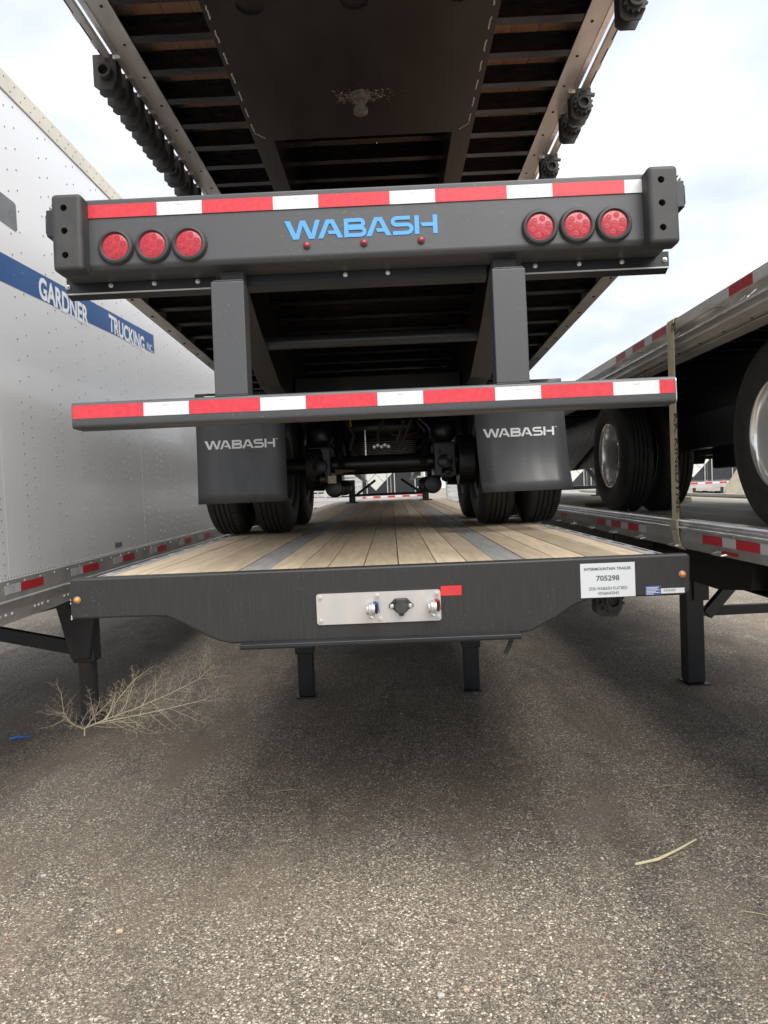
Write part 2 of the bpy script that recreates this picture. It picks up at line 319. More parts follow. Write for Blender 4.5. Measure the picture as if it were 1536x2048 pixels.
def text_mesh(name, s, m, height, width=None, bold=0.0, depth=0.0006, align='LEFT', spacing=1.0):
    cu = bpy.data.curves.new(name, 'FONT'); cu.body = s; cu.size = 1; cu.offset = bold; cu.extrude = 0; cu.align_x = align
    cu.space_character = spacing; cu.resolution_u = 4
    o = bpy.data.objects.new(name, cu); COL.objects.link(o)
    dg = bpy.context.evaluated_depsgraph_get(); me = bpy.data.meshes.new_from_object(o.evaluated_get(dg))
    bpy.data.objects.remove(o); bpy.data.curves.remove(cu)
    xs = [v.co.x for v in me.vertices]; ys = [v.co.y for v in me.vertices]
    capy = 0.729 if True else max(ys)
    sy = height / capy; sx = (width / (max(xs) - min(xs))) if width else sy
    x0 = min(xs) if align == 'LEFT' else (min(xs) + max(xs)) / 2
    for v in me.vertices: v.co.x = (v.co.x - x0) * sx; v.co.y = v.co.y * sy
    me.name = name; me.materials.clear(); me.materials.append(M[m]); return me
FACE_CAM = (R(90), 0, 0)          # text standing up, read from -Y

# the lettering of the trailer maker, drawn letter by letter (160 units tall)
def logo_mesh(name, m, width, tm=False):
    mb = MB()
    def poly(pts, ox, lift=0.0): mb.prism([(x + ox, y) for x, y in pts], 'z', 0.0, 0.0006 * K + lift)
    def stroke(pts, th, ox, lift):
        n = len(pts); pts = [Vector((p[0] + ox, p[1])) for p in pts]; l, r = [], []
        for i in range(n):
            d1 = (pts[i] - pts[i - 1]).normalized() if i else (pts[1] - pts[0]).normalized()
            d2 = (pts[i + 1] - pts[i]).normalized() if i < n - 1 else d1
            a = Vector((-d1.y, d1.x)); b = Vector((-d2.y, d2.x)); mt = (a + b).normalized(); k = th / 2 / max(0.3, mt.dot(a))
            l.append(pts[i] + mt * k); r.append(pts[i] - mt * k)
        out = [tuple(p) for p in l] + [tuple(p) for p in reversed(r)]
        vs = [(x, y, 0) for x, y in out] + [(x, y, 0.0006 * K + lift) for x, y in out]; N2 = len(out)
        fs = []
        for i in range(n - 1):
            a, b, c, d = i, i + 1, N2 - 2 - i, N2 - 1 - i
            fs.append((a + N2, b + N2, c + N2, d + N2))
        fs += [(i, (i + 1) % N2, (i + 1) % N2 + N2, i + N2) for i in range(N2)]
        mb.add(vs, fs)
    K = 1307 / width
    def arc(cx, cy, r, a0, a1, k=5): return [(cx + r * math.cos(R(a0 + (a1 - a0) * i / k)), cy + r * math.sin(R(a0 + (a1 - a0) * i / k))) for i in range(k + 1)]
    poly([(0, 160), (47, 160), (95, 44), (133, 160), (178, 160), (228, 44), (262, 160), (305, 160), (252, 0), (206, 0), (155, 118), (118, 0), (70, 0)], 0)
    A = [(0, 0), (72, 160), (138, 160), (214, 0), (170, 0), (155, 34), (95, 34), (82, 64), (141, 64), (113, 125), (98, 125), (44, 0)]
    poly(A, 283); poly(A, 697)
    lf = 0.0002 * K
    ox = 508
    poly([(0, 0), (38, 0), (38, 160), (0, 160)], ox)
    stroke([(38, 144)] + arc(140, 117, 27, 90, -90) + [(38, 90)], 32, ox, lf)
    stroke([(38, 76)] + arc(146, 46, 30, 90, -90) + [(38, 16)], 32, ox, lf * 2)
    ox = 910
    stroke([(165, 144), (50, 144)] + arc(44, 115, 28, 100, 260) + [(60, 86), (130, 86)] + arc(142, 51, 34, 80, -80) + [(130, 16), (15, 16)], 32, ox, lf)
    ox = 1112
    poly([(0, 0), (38, 0), (38, 160), (0, 160)], ox); poly([(157, 0), (195, 0), (195, 160), (157, 160)], ox)
    poly([(50, 96), (157, 96), (157, 64), (66, 64)], ox, lf)
    if tm:
        poly([(1318, 160), (1336, 160), (1336, 156), (1318, 156)], 0); poly([(1325, 156), (1329, 156), (1329, 142), (1325, 142)], 0)
        poly([(1340, 142), (1340, 160), (1345, 160), (1350, 150), (1355, 160), (1360, 160), (1360, 142), (1356, 142), (1356, 152), (1351, 144), (1349, 144), (1344, 152), (1344, 142)], 0)
    mb.v = [(x / K, y / K, z / K) for x, y, z in mb.v]
    return mb.mesh(name, M[m])

def rounded_rect(x0, x1, z0, z1, r, k=4):
    pts = []
    for cx, cz, a in ((x1 - r, z0 + r, -90), (x1 - r, z1 - r, 0), (x0 + r, z1 - r, 90), (x0 + r, z0 + r, 180)):
        for i in range(k + 1):
            t = R(a + 90 * i / k); pts.append((cx + r * math.cos(t), cz + r * math.sin(t)))
    return pts
def holed_face(mb, x0, x1, z0, z1, cx, cz, r, y, depth, n=24):
    """a rectangle in the xz plane at y with a real round hole and its wall"""
    outer = []; inner = []
    for k in range(n):
        a = 2 * math.pi * (k + 0.5) / n - math.pi / 4 * 0; c, s = math.cos(a), math.sin(a)
        tx = ((x1 - cx) / c) if c > 1e-9 else ((x0 - cx) / c if c < -1e-9 else 1e9)
        tz = ((z1 - cz) / s) if s > 1e-9 else ((z0 - cz) / s if s < -1e-9 else 1e9)
        t = min(tx, tz); outer.append([cx + c * t, cz + s * t]); inner.append((cx + c * r, cz + s * r))
    for X, Z in ((x0, z0), (x1, z0), (x1, z1), (x0, z1)):      # snap nearest outer points to the corners
        k = min(range(n), key=lambda i: (outer[i][0] - X) ** 2 + (outer[i][1] - Z) ** 2); outer[k] = [X, Z]
    vs = [(p[0], y, p[1]) for p in outer] + [(p[0], y, p[1]) for p in inner] + [(p[0], y + depth, p[1]) for p in inner]
    fs = [(k, (k + 1) % n, (k + 1) % n + n, k + n) for k in range(n)] + [(k + n, (k + 1) % n + n, (k + 1) % n + 2 * n, k + 2 * n) for k in range(n)]
    mb.add(vs, fs)

# ------------------------------------------------------------------ ground
g = MB(); g.add([(-160, -60, GZ), (160, -60, GZ), (160, 260, GZ), (-160, 260, GZ)], [(0, 1, 2, 3)])
go = link('ground', g.mesh('ground', M['ground'])); go['kind'] = 'structure'

ico = bmesh.new(); bmesh.ops.create_icosphere(ico, subdivisions=1, radius=1)
IV = [v.co.copy() for v in ico.verts]; IF = [tuple(v.index for v in f.verts) for f in ico.faces]; ico.free()
st = MB(); V = []; Fc = []
for i in range(24000):
    y = 1.7 + 5.6 * random.random() ** 1.7; x = random.uniform(-0.85, 0.85) * (y * 0.72 + 0.35)
    if random.random() < 0.45:
        x += 0.25 * math.sin(x * 3 + 1); y += 0.10 * math.sin(x * 5)
    s = random.uniform(0.0019, 0.0042) * (1.0 + (1.2 if random.random() < 0.04 else 0))
    sx, sy, sz = s * random.uniform(.8, 1.4), s * random.uniform(.8, 1.3), s * random.uniform(.5, .85); a = random.random() * 6.28
    o = len(V); ca, sa = math.cos(a), math.sin(a)
    for v in IV:
        j = random.uniform(0.78, 1.12); px, py, pz = v.x * sx * j, v.y * sy * j, v.z * sz * j
        V.append((x + px * ca - py * sa, y + px * sa + py * ca, GZ + sz * 0.45 + pz))
    Fc += [tuple(k + o for k in f) for f in IF]
st.v = V; st.f = Fc
me = bpy.data.meshes.new('loose_gravel'); me.from_pydata(V, [], Fc); me.materials.append(M['stone'])
so = link('loose_gravel', me); so['kind'] = 'stuff'; so['category'] = 'gravel'; so['label'] = 'loose pale stone chippings scattered over the asphalt'

# ------------------------------------------------------------------ wheels
def tyre_mesh(r=0.52, w=0.27, tread=True):
    mb = MB(); h = w / 2; rr = 0.292
    prof = [(rr, -h + 0.03), (rr + 0.02, -h + 0.012), (rr + 0.07, -h + 0.002), (rr + 0.12, -h), (rr + 0.122, -h + 0.0025), (r - 0.075, -h + 0.004), (r - 0.04, -h + 0.014), (r - 0.012, -h + 0.03), (r - 0.003, -h + 0.045)]
    ribs = 5; span = w - 0.09; x = -h + 0.045
    rw = span / ribs
    for i in range(ribs):
        a = x + i * rw; b = a + rw
        if i: prof += [(r, a + 0.005)]
        if i < ribs - 1: prof += [(r + 0.001, b - 0.005), (r - 0.016, b - 0.003), (r - 0.016, b + 0.003)]
    prof += [(q, -t) for q, t in reversed(prof[:9])]
    mb.lathe(prof, 72, 'x', close=False)
    # lugs cut along the rib edges
    return mb.mesh('tyre', M['tyre'], True)
def rim_mesh(kind):
    mb = MB()     # outer face towards -x
    if kind == 'dish':      # deep outer dish with hub
        mb.lathe([(0.296, -0.115), (0.292, -0.122), (0.282, -0.118), (0.270, -0.105), (0.266, -0.09), (0.258, -0.04), (0.254, 0.01), (0.248, 0.05), (0.235, 0.07), (0.20, 0.078), (0.15, 0.075), (0.142, 0.06)], 48, 'x', close=False)
    else:
        mb.lathe([(0.296, -0.115), (0.290, -0.12), (0.278, -0.10), (0.268, -0.05), (0.262, 0.02), (0.25, 0.10), (0.296, 0.115)], 40, 'x', close=False)
        mb.lathe([(0.262, 0.02), (0.2, 0.015), (0.12, 0.0), (0.0, 0.0)], 40, 'x', close=False)
    return mb.mesh('rim', M['polished_rim' if kind == 'dish' else 'hub_steel'], True)
TY = tyre_mesh(); RIMS = {'dish': rim_mesh('dish'), 'plain': rim_mesh('plain')}
hb_ = MB(); hb_.lathe([(0.145, 0.075), (0.14, 0.03), (0.125, -0.02), (0.11, -0.03), (0.07, -0.035), (0.065, -0.06), (0.0, -0.062)], 32, 'x', close=False); HUB = hb_.mesh('wheel_hub', M['hub_steel'], True)
nb_ = MB()
for k in range(10):
    a = 2 * math.pi * k / 10; nb_.lathe([(0.016, 0), (0.016, -0.03), (0.010, -0.045)], 8, 'x', (0.028, 0.17 * math.cos(a), 0.17 * math.sin(a)))
NUTS = nb_.mesh('wheel_nuts', M['polished_rim'], True)
# sipes: small lugs standing on the shoulder ribs, one mesh shared by all tyres
sp_ = MB()
for side in (-1, 1):
    for k in range(60):
        a = 2 * math.pi * k / 60; c, s = math.cos(a), math.sin(a); r0, r1 = 0.514, 0.5215; x0, x1 = side * 0.062, side * 0.088
        da = 0.036; vs = []
        for aa in (a - da, a + da):
            c2, s2 = math.cos(aa), math.sin(aa)
            for rr in (r0, r1):
                for xx in (x0, x1): vs.append((xx, rr * c2, rr * s2))
        sp_.add(vs, [(0, 1, 3, 2), (4, 6, 7, 5), (2, 3, 7, 6), (0, 2, 6, 4), (1, 5, 7, 3)])
LUGS = sp_.mesh('tread_lugs', M['tyre'])
def wheel(root, x, y, z, outer, rim='plain', nuts=False):
    rot = (R(random.uniform(0, 360)), 0, 0 if outer < 0 else R(180))
    ty = link('tyre', TY, root, (x, y, z), rot); ri = link('rim', RIMS[rim], ty)
    if nuts or rim == 'dish': link('wheel_hub', HUB, ty)
    l = link('tread_lug', LUGS, ty, kind='stuff')
    return ty

# ------------------------------------------------------------------ flatbed trailers
SPOOL = MB().box(-0.018, 0.018, 0, 0.03, -0.062, -0.008).mesh('rail_pocket', M['rail_alu'])
def flatbed(name, label, loc, pitch=0, L=14.6, hw=1.29, h=1.13, inner=1.16, rail='rail_alu', wood='deck_wood', joints=None, strips=(),
            cm0=0.3, cms=0.297, beam_x=0.555, beam=None, beam_mat='black_steel', wood_y0=0.06, pockets=9.0, yaw=0, rail_bot=-0.15, cross_b=-0.135, ladder=False, gap=0.0006, deck_dz=0.0):
    root = thing(name, label, 'flatbed trailer', loc, (R(-pitch), 0, R(yaw)), None)
    root['h'] = h
    def P(n, mb, m, off=(0, 0, 0), par=None, **kw):
        return part(n, mb, m, par or root, (off[0], off[1], off[2] + (0 if par else h)), **kw)
    root_P = P
    # side rails: C-profile with top flange, web, inner bottom flange and an outer lip
    for s in (-1, 1):
        prof = [(inner - 0.03, 0.0), (hw - 0.03, 0.0), (hw - 0.03, -0.012), (hw - 0.05, -0.014), (hw - 0.05, rail_bot + 0.045), (hw - 0.018, rail_bot + 0.04), (hw - 0.018, rail_bot + 0.025),
                (hw - 0.05, rail_bot + 0.02), (hw - 0.055, rail_bot), (inner, rail_bot), (inner, rail_bot + 0.007), (hw - 0.062, rail_bot + 0.01), (hw - 0.062, -0.01), (inner - 0.03, -0.01)]
        P('side_rail', MB().prism([(s * x, z) for x, z in prof], 'y', 0.02, L), rail)
        # rub rail on spools
        rr = MB()
        if ladder:
            rr.box(s * (hw + 0.028), s * (hw + 0.040), 0.05, L - 0.02, -0.055, -0.012) if s > 0 else rr.box(-(hw + 0.040), -(hw + 0.028), 0.05, L - 0.02, -0.055, -0.012)
            o_ = hw + 0.028
        else:
            a, b = sorted((s * (hw - 0.012), s * (hw + 0.0)))
            rr.box(a, b, 0.05, L - 0.02, -0.066, -0.004); o_ = hw - 0.012
        P('rub_rail', rr, rail)
        y = 0.28
        inn = hw - 0.05 if not ladder else hw - 0.03
        while y < L - 0.1:
            if y < pockets:
                sp = link('rail_pocket', SPOOL, root, (s * (inn + o_) / 2, y, h)); sp.scale = ((o_ - inn) / 0.036, 1, 1)
            y += 0.305 if ladder else 0.61
        # rivets of the bottom flange
        rv = MB(); y = cm0
        while y < 9: rv.lathe([(0.009, rail_bot + 0.001), (0.008, rail_bot - 0.004), (0.003, rail_bot - 0.006)], 8, 'z', (s * (inner + 0.045), y + 0.02, 0)); y += cms
        P('rivet', rv, 'rusty_steel', smooth=True, kind='stuff')
    # boards, end to end along the deck
    if joints is None:
        nbd = 15; joints = [-inner + 0.03 + (2 * inner - 0.06) * i / nbd for i in range(nbd + 1)]
    for i in range(len(joints) - 1):
        a, b = joints[i] + gap, joints[i + 1] - gap
        dz = random.uniform(-0.0015, 0.001) * (.25 if deck_dz else 1) + deck_dz
        if i in strips:
            P('nailing_strip', MB().box(a, b, wood_y0, L - 0.02, -0.034, -0.003), 'strip_metal', bevel=0.004); continue
        cuts = [wood_y0] + sorted(random.uniform(1.2, L - 1) for _ in range(1 if i % 2 else 2)) + [L - 0.02]
        for c0, c1 in zip(cuts, cuts[1:]):
            if c1 - c0 < 0.01: continue
            P('plank', MB().box(a, b, c0 + 0.001, c1 - 0.001, -0.035 + deck_dz, dz), wood, bevel=0 if deck_dz else 0.003)
    # crossmembers
    cm = MB(); w = hw - 0.068
    cm.box(-w, w, -0.030, 0.030, cross_b, cross_b + 0.007); cm.box(-w, w, -0.004, 0.004, cross_b + 0.007, -0.045 + deck_dz); cm.box(-w, w, -0.030, 0.030, -0.045 + deck_dz, -0.038 + deck_dz)
    cme = cm.mesh('crossmember', M['cross_steel']); y = cm0
    while y < L - 0.2:
        link('crossmember', cme, root, (0, y, h)); y += cms
    # main beams: web prism + bottom flange following it
    beam = beam or [(0.05, -0.54), (L - 3.5, -0.54), (L - 0.1, -0.5)]
    for s in (-1, 1):
        mb = MB(); x = s * beam_x
        mb.prism([(p[0], p[1] + 0.012) for p in beam] + [(beam[-1][0], -0.047 + deck_dz), (beam[0][0], -0.047 + deck_dz)], 'x', x - 0.006, x + 0.006)
        for (y0, z0), (y1, z1) in zip(beam, beam[1:]):
            mb.prism([(y0, z0), (y1, z1), (y1, z1 + 0.014), (y0, z0 + 0.014)], 'x', x - 0.055, x + 0.055)
        P('main_beam', mb, beam_mat)
    return root, P

def tape(P, par_off, x0, x1, y, z0, z1, kinds, lens, mats=('tape_red', 'tape_white'), along='x', face=-1, start=0):
    """alternating strips of reflective tape, each a thin piece of its own"""
    pass

def rebase(root, dz):
    root.location.z += dz
    for c in root.children: c.location.z -= dz

def winch(P, root, x, y, z, gear=False, s=1):
    b = MB()
    pl = [(-0.070, 0), (0.055, 0), (0.055, -0.135), (0.030, -0.185), (-0.045, -0.185), (-0.070, -0.165)]
    b.prism(pl, 'y', 0, 0.008); b.prism(pl, 'y', 0.075, 0.083); b.box(-0.070, 0.055, 0.008, 0.075, -0.008, 0)
    w = part('winch', b, 'rubber', root, (x, y, z), bevel=0.003)
    d = MB(); d.lathe([(0.026, -0.045), (0.038, -0.045), (0.038, -0.01), (0.030, -0.008), (0.030, 0.083), (0.036, 0.085), (0.036, 0.10), (0.026, 0.10), (0.026, -0.043)], 18, 'y', (0, 0, -0.105), close=False)
    part('drum', d, 'rubber', w, smooth=True)
    if gear:
        gb = MB(); pts = []
        for k in range(24):
            a = 2 * math.pi * k / 24; r = 0.062 if k % 2 else 0.047; pts.append((r * math.cos(a), -0.105 + r * math.sin(a)))
        gb.prism(pts, 'y', -0.024, -0.006); part('ratchet_gear', gb, 'rubber', w)
        part('pawl', MB().bar((-0.02, -0.016, -0.045), (0.07, -0.016, -0.055), 0.02, 0.016), 'rubber', w)
    part('mounting_tab', MB().box(*sorted((0.045 * s, 0.085 * s)), -0.014, 0.0, -0.035, 0.0), 'bright_alu', w)
    return w

# ---- A: lower middle flatbed, nose towards the camera
jA = [-1.155, -1.01, -0.82, -0.61, -0.475, -0.345, -0.22, -0.063, 0.088, 0.252, 0.383, 0.504, 0.636, 0.76, 0.897, 1.05, 1.155]
A, PA = flatbed('flatbed_trailer', 'lowest middle flatbed with light wooden deck, dark notched nose plate and white paper notice', (-0.0725, 2.95, 0), h=1.128,
                joints=jA, strips=(3, 11), inner=1.185, hw=1.225, wood_y0=0.045, rail='strip_metal', beam=[(0.05, -0.29), (1.6, -0.30), (2.2, -0.52), (11, -0.52), (13.7, -0.4)], L=13.9, ladder=True, pockets=12, gap=0.0021)
cx = -0.0725
def X(x): return x - cx
nose = [(X(-1.37), .962), (X(-1.02), .960), (X(-.965), .956), (X(-.90), .925), (X(-.79), .862), (X(-.745), .843), (X(-.70), .832), (X(.50), .826), (X(.56), .836), (X(.66), .885), (X(.74), .935), (X(.80), .958), (X(.85), .962),
        (X(1.19), .961), (X(1.213), .968), (X(1.222), .985), (X(1.226), 1.12), (X(1.222), 1.134), (X(-1.365), 1.133), (X(-1.372), 1.12)]
part('nose_plate', MB().prism(nose, 'y', 0, 0.05), 'nose_paint', A, bevel=0.011, seg=4)
part('deck_angle', MB().box(X(-1.3), X(1.16), 0.044, 0.058, 1.10, 1.1325), 'cross_steel', A)
part('lower_lip', MB().prism([(-0.045, .835), (0.0, .838), (0.10, .838), (0.10, .81), (-0.035, .812), (-0.045, .82)], 'x', X(-.655), X(.51)), 'leg_steel', A, bevel=0.003)
part('upper_coupler_floor', MB().box(X(-.7), X(.55), 0.1, 1.55, .83, .838), 'black_steel', A)
pl = part('coupling_panel', MB().prism(rounded_rect(X(-.334), X(.185), .898, 1.028, .012), 'y', -0.006, -0.001), 'brushed_alu', A)
for bx, bz in ((-.317, 1.012), (-.317, .914), (-.078, 1.012), (-.070, .914), (.170, 1.012), (.172, .914)):
    b = MB(); b.lathe([(.009, 0), (.009, -.003), (.0055, -.0035), (.0055, -.009), (.0, -.009)], 12, 'y', (X(bx), -.006, bz)); part('bolt', b, 'zinc', pl, smooth=True)
for gx, col in ((-.112, 'tag_blue'), (.142, 'tape_red_dark')):
    gb = MB(); gb.lathe([(.015, -.010), (.022, -.012), (.024, -.004), (.030, .0), (.031, .006), (.024, .010), (.022, .022), (.016, .024)], 18, 'x', (X(gx), -.042, .962))
    gb.tube([(X(gx) + .022, -.006, .962), (X(gx) + .022, -.03, .962), (X(gx) + .006, -.042, .962)], .012, 10)
    gb.tube([(X(gx) - .004, -.052, .94), (X(gx) + .012, -.05, .927)], .008, 8)
    gh = part('gladhand', gb, 'zinc', pl, smooth=True)
    part('gladhand_seal', MB().box(X(gx) + .024, X(gx) + .034, -.062, -.02, .945, .985), 'dark_hole', pl, bevel=.003)
    tg = MB(); tg.box(X(gx) + .016, X(gx) + .030, -.046, -.034, .985, .994)
    tg.add([(X(gx) + .032, -.048, .992), (X(gx) + .037, -.034, .988), (X(gx) + .042, -.034, .940), (X(gx) + .036, -.046, .952)], [(0, 1, 2, 3)])
    part('colour_tag', tg, col, pl)
sk = MB(); sk.prism([(-.052, .0), (-.03, -.012), (-.02, -.024), (.02, -.024), (.03, -.012), (.052, .0), (.052, .008), (.025, .036), (-.025, .036), (-.052, .008)], 'y', -.012, -.006)
so_ = part('seven_way_socket', sk, 'rubber', pl, (X(.019), 0, .962), bevel=.002)
c_ = MB(); c_.lathe([(.027, -.012), (.027, -.032), (.024, -.036), (0, -.036)], 24, 'y'); c_.box(-.022, .022, -.036, -.012, .022, .034); c_.box(-.010, .010, -.03, -.012, -.036, -.02)
part('socket_cap', c_, 'rubber', pl, (X(.019), 0, .962), bevel=.0015)
for bx in (-.038, .038):
    b = MB(); b.lathe([(.009, -.012), (.009, -.015), (.0055, -.016), (.0055, -.019), (0, -.019)], 12, 'y', (X(.019) + bx, 0, .966)); part('bolt', b, 'zinc', pl, smooth=True)
# papers and stickers
pn = part('paper_notice', MB().box(X(.769), X(.995), -.0015, -.0005, .966, 1.109), 'paper', A, label='white paper notice with printed stock number')
def words(s, x, z, h, w, y=-.0022, m='print', par=A, bold=0.0, al='CENTER'):
    return link('lettering', text_mesh('lettering', s, m, h, w, bold=bold, align=al), par, (x, y, z), FACE_CAM)
words('INTERMOUNTAIN TRAILER', X(.882), 1.080, .0115, .195, bold=.03)
words('705298', X(.882), 1.036, .0215, .096, bold=.03)
words('2026 WABASH FLATBED', X(.882), .997, .0135, .160, bold=.01)
words('VIN#643043', X(.882), .977, .0130, .088, bold=.01)
rs = part('warning_sticker', MB().box(X(.187), X(.273), -.0015, -.0005, 1.0, 1.04), 'sticker_red', A)
words('WARNING', X(.230), 1.030, .0045, .03)
for k in range(4): words(('MODIFICATION OF THIS', 'TRAILER MAY VOID THE', 'WARRANTY AND CAUSE', 'SERIOUS INJURY')[k], X(.230), 1.0235 - k * .006, .0030, .062)
bs = part('blue_sticker', MB().box(X(1.036), X(1.100), -.0015, -.0005, .967, 1.006), 'sticker_blue', A)
for k in range(6): part('sticker_line', MB().box(X(1.040), X(1.040) + (.052, .046, .055, .04, .056, .03)[k], -.0021, -.0016, .998 - k * .0055, 1.0005 - k * .0055), 'paper', bs)
ws = part('white_sticker', MB().box(X(1.1005), X(1.198), -.0015, -.0005, .972, .993), 'paper', A)
for k in range(14): part('barcode_line', MB().box(X(1.112) + k * .0036, X(1.112) + k * .0036 + (.0012, .0022)[k % 3 == 0], -.0021, -.0016, .980, .989), 'print', ws)
for ax, az in ((-1.337, 1.043), (1.19, 1.049)):
    lb = MB(); lb.lathe([(.015, 0), (.016, -.004), (.013, -.006)], 18, 'y'); l = part('side_marker', lb, 'hub_steel', A, (X(ax), 0, az), smooth=True)
    lm = MB(); lm.lathe([(.0125, -.004), (.011, -.010), (.007, -.014), (0, -.0155)], 16, 'y'); part('lens', lm, 'amber_lens', l, smooth=True)
# chips of bare metal at the left edge
ch = MB()
for k, (zz, s_) in enumerate(((1.045, .004), (1.03, .005), (.975, .006), (.966, .007), (1.115, .003))):
    ch.prism([(X(-1.369), zz - s_), (X(-1.369) + s_, zz - s_ * .3), (X(-1.369) + s_ * .4, zz + s_)], 'y', -.0008, .002)
part('paint_chip', ch, 'chalk', A, kind='stuff')
# hanging hose under the lip, landing legs
part('hanging_hose', MB().tube([(X(.478), .06, .83), (X(.482), .055, .79), (X(.472), .05, .765), (X(.455), .05, .735)], .010, 8), 'rubber', A, smooth=True)
for lx in (-.838, .646):
    lg = MB().box(X(lx) - .068, X(lx) + .068, 3.32, 3.46, GZ + .015, .66); lg.box(X(lx) - .082, X(lx) + .082, 3.30, 3.48, .0, .66)
    lp = part('landing_leg', lg, 'leg_steel', A, bevel=.008)
    part('foot_pad', MB().box(X(lx) - .085, X(lx) + .078, 3.30, 3.48, GZ, GZ + .014), 'leg_steel', lp, bevel=.004)
part('leg_brace', MB().bar((X(-.8), 3.4, .60), (X(.6), 3.4, .60), .06, .06), 'black_steel', A)
winch(PA, A, X(1.02), .42, .985, gear=True)
winch(PA, A, X(1.02), 1.1, .985, gear=True)
for s in (-1, 1):
    for y in (12.4, 11.1):
        for xx in (1.09, .76): wheel(A, s * xx, y, GZ + .52, s)
for y in (12.4, 11.1): part('axle', MB().tube([(-.7, y, GZ + .52), (.7, y, GZ + .52)], .065, 16), 'black_steel', A, smooth=True)

sc_ = MB()
for i in range(len(jA) - 1):
    if i in (3, 11): continue
    y = .10
    while y < 6.5:
        for f in (.28, .72):
            sc_.lathe([(.0042, .0014), (.0036, .0017), (.0, .0012)], 6, 'z', (jA[i] + (jA[i + 1] - jA[i]) * f + random.uniform(-.006, .006), y + random.uniform(-.008, .008), 1.128), close=False)
        y += .594
part('screw_head', sc_, 'hub_steel', A, kind='stuff')
rebase(A, GZ)

# ---- B: middle flatbed, standing on A, rear towards the camera
hB = 1.52; yB = 2.752; xB = -0.0635
Bj = None
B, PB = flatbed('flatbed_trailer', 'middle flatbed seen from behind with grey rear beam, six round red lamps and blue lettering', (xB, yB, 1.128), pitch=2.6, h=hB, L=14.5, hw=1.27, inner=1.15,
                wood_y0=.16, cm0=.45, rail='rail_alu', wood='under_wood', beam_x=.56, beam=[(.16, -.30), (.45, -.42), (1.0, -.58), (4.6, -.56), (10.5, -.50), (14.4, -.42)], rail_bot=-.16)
part('rear_beam', MB().prism([(0.0, -.268), (.012, -.285), (.15, -.285), (.15, -.006), (.004, -.006)], 'x', -1.22, 1.19), 'grey_paint', B, (0, 0, hB), bevel=.007, seg=3)
# reflective tape
def tape_row(root, x, xend, z0, z1, y, h, first='R', mats=('tape_red', 'tape_white')):
    k = first
    while x < xend - 0.005:
        w = .279 if k == 'R' else .178; x1 = min(x + w, xend)
        part('reflective_tape', MB().box(x, x1 - .0004, y - .0012, y - .0002, z0, z1), mats[0] if k == 'R' else mats[1], root, (0, 0, h))
        if k == 'W' and w > .1:
            link('lettering', text_mesh('lettering', 'DOT-C2', 'print', .0035, .022, align='CENTER'), root, (x + .09, y - .0016, h + z1 - .014), FACE_CAM)
        x = x1; k = 'W' if k == 'R' else 'R'
tape_row(B, -1.090, 1.092, -.082, -.030, 0, hB)
lo = link('lettering', logo_mesh('lettering', 'logo_blue', .597), B, (-.312, -.0004, hB - .203), FACE_CAM, label='blue maker name on the rear beam')
def lamp(x, z):
    gm = MB(); gm.lathe([(.050, 0), (.051, -.014), (.056, -.019), (.064, -.017), (.070, -.008), (.071, 0)], 40, 'y', close=False)
    l = part('rear_lamp', gm, 'rubber', B, (x, 0, z), smooth=True)
    le = MB(); le.lathe([(.0505, -.006), (.0505, -.011), (.047, -.0125), (0, -.0135)], 40, 'y', close=False); le.v = le.v
    ln = part('lens', le, 'red_lens', l, smooth=True)
    dm = MB()
    for k in range(7):
        a = 2 * math.pi * (k + .25) / 6; q = 0 if k == 6 else .031
        dm.lathe([(.0125, -.0120), (.0120, -.0139), (.009, -.0136), (.006, -.0137), (.003, -.0143), (0, -.0144)], 14, 'y', (q * math.cos(a), 0, q * math.sin(a)), close=False)
    for k in range(6):
        a = 2 * math.pi * (k + .75) / 6
        dm.bar((.014 * math.cos(a), -.0133, .014 * math.sin(a)), (.045 * math.cos(a), -.0127, .045 * math.sin(a)), .0012, .0008)
    part('lens_ring', dm, 'red_lens_deep', l, smooth=True, kind='stuff')
for x in (-.976, -.831, -.687, .682, .827, .969): lamp(x, hB - .201)
for x in (-.2275, -.004, .2195):
    gm = MB(); gm.lathe([(.014, 0), (.015, -.004), (.011, -.006)], 18, 'y'); l = part('marker_lamp', gm, 'rubber', B, (x, 0, hB - .228), smooth=True)
    gm = MB(); gm.lathe([(.0105, -.005), (.009, -.010), (.005, -.013), (0, -.014)], 14, 'y'); part('lens', gm, 'red_lens', l, smooth=True)
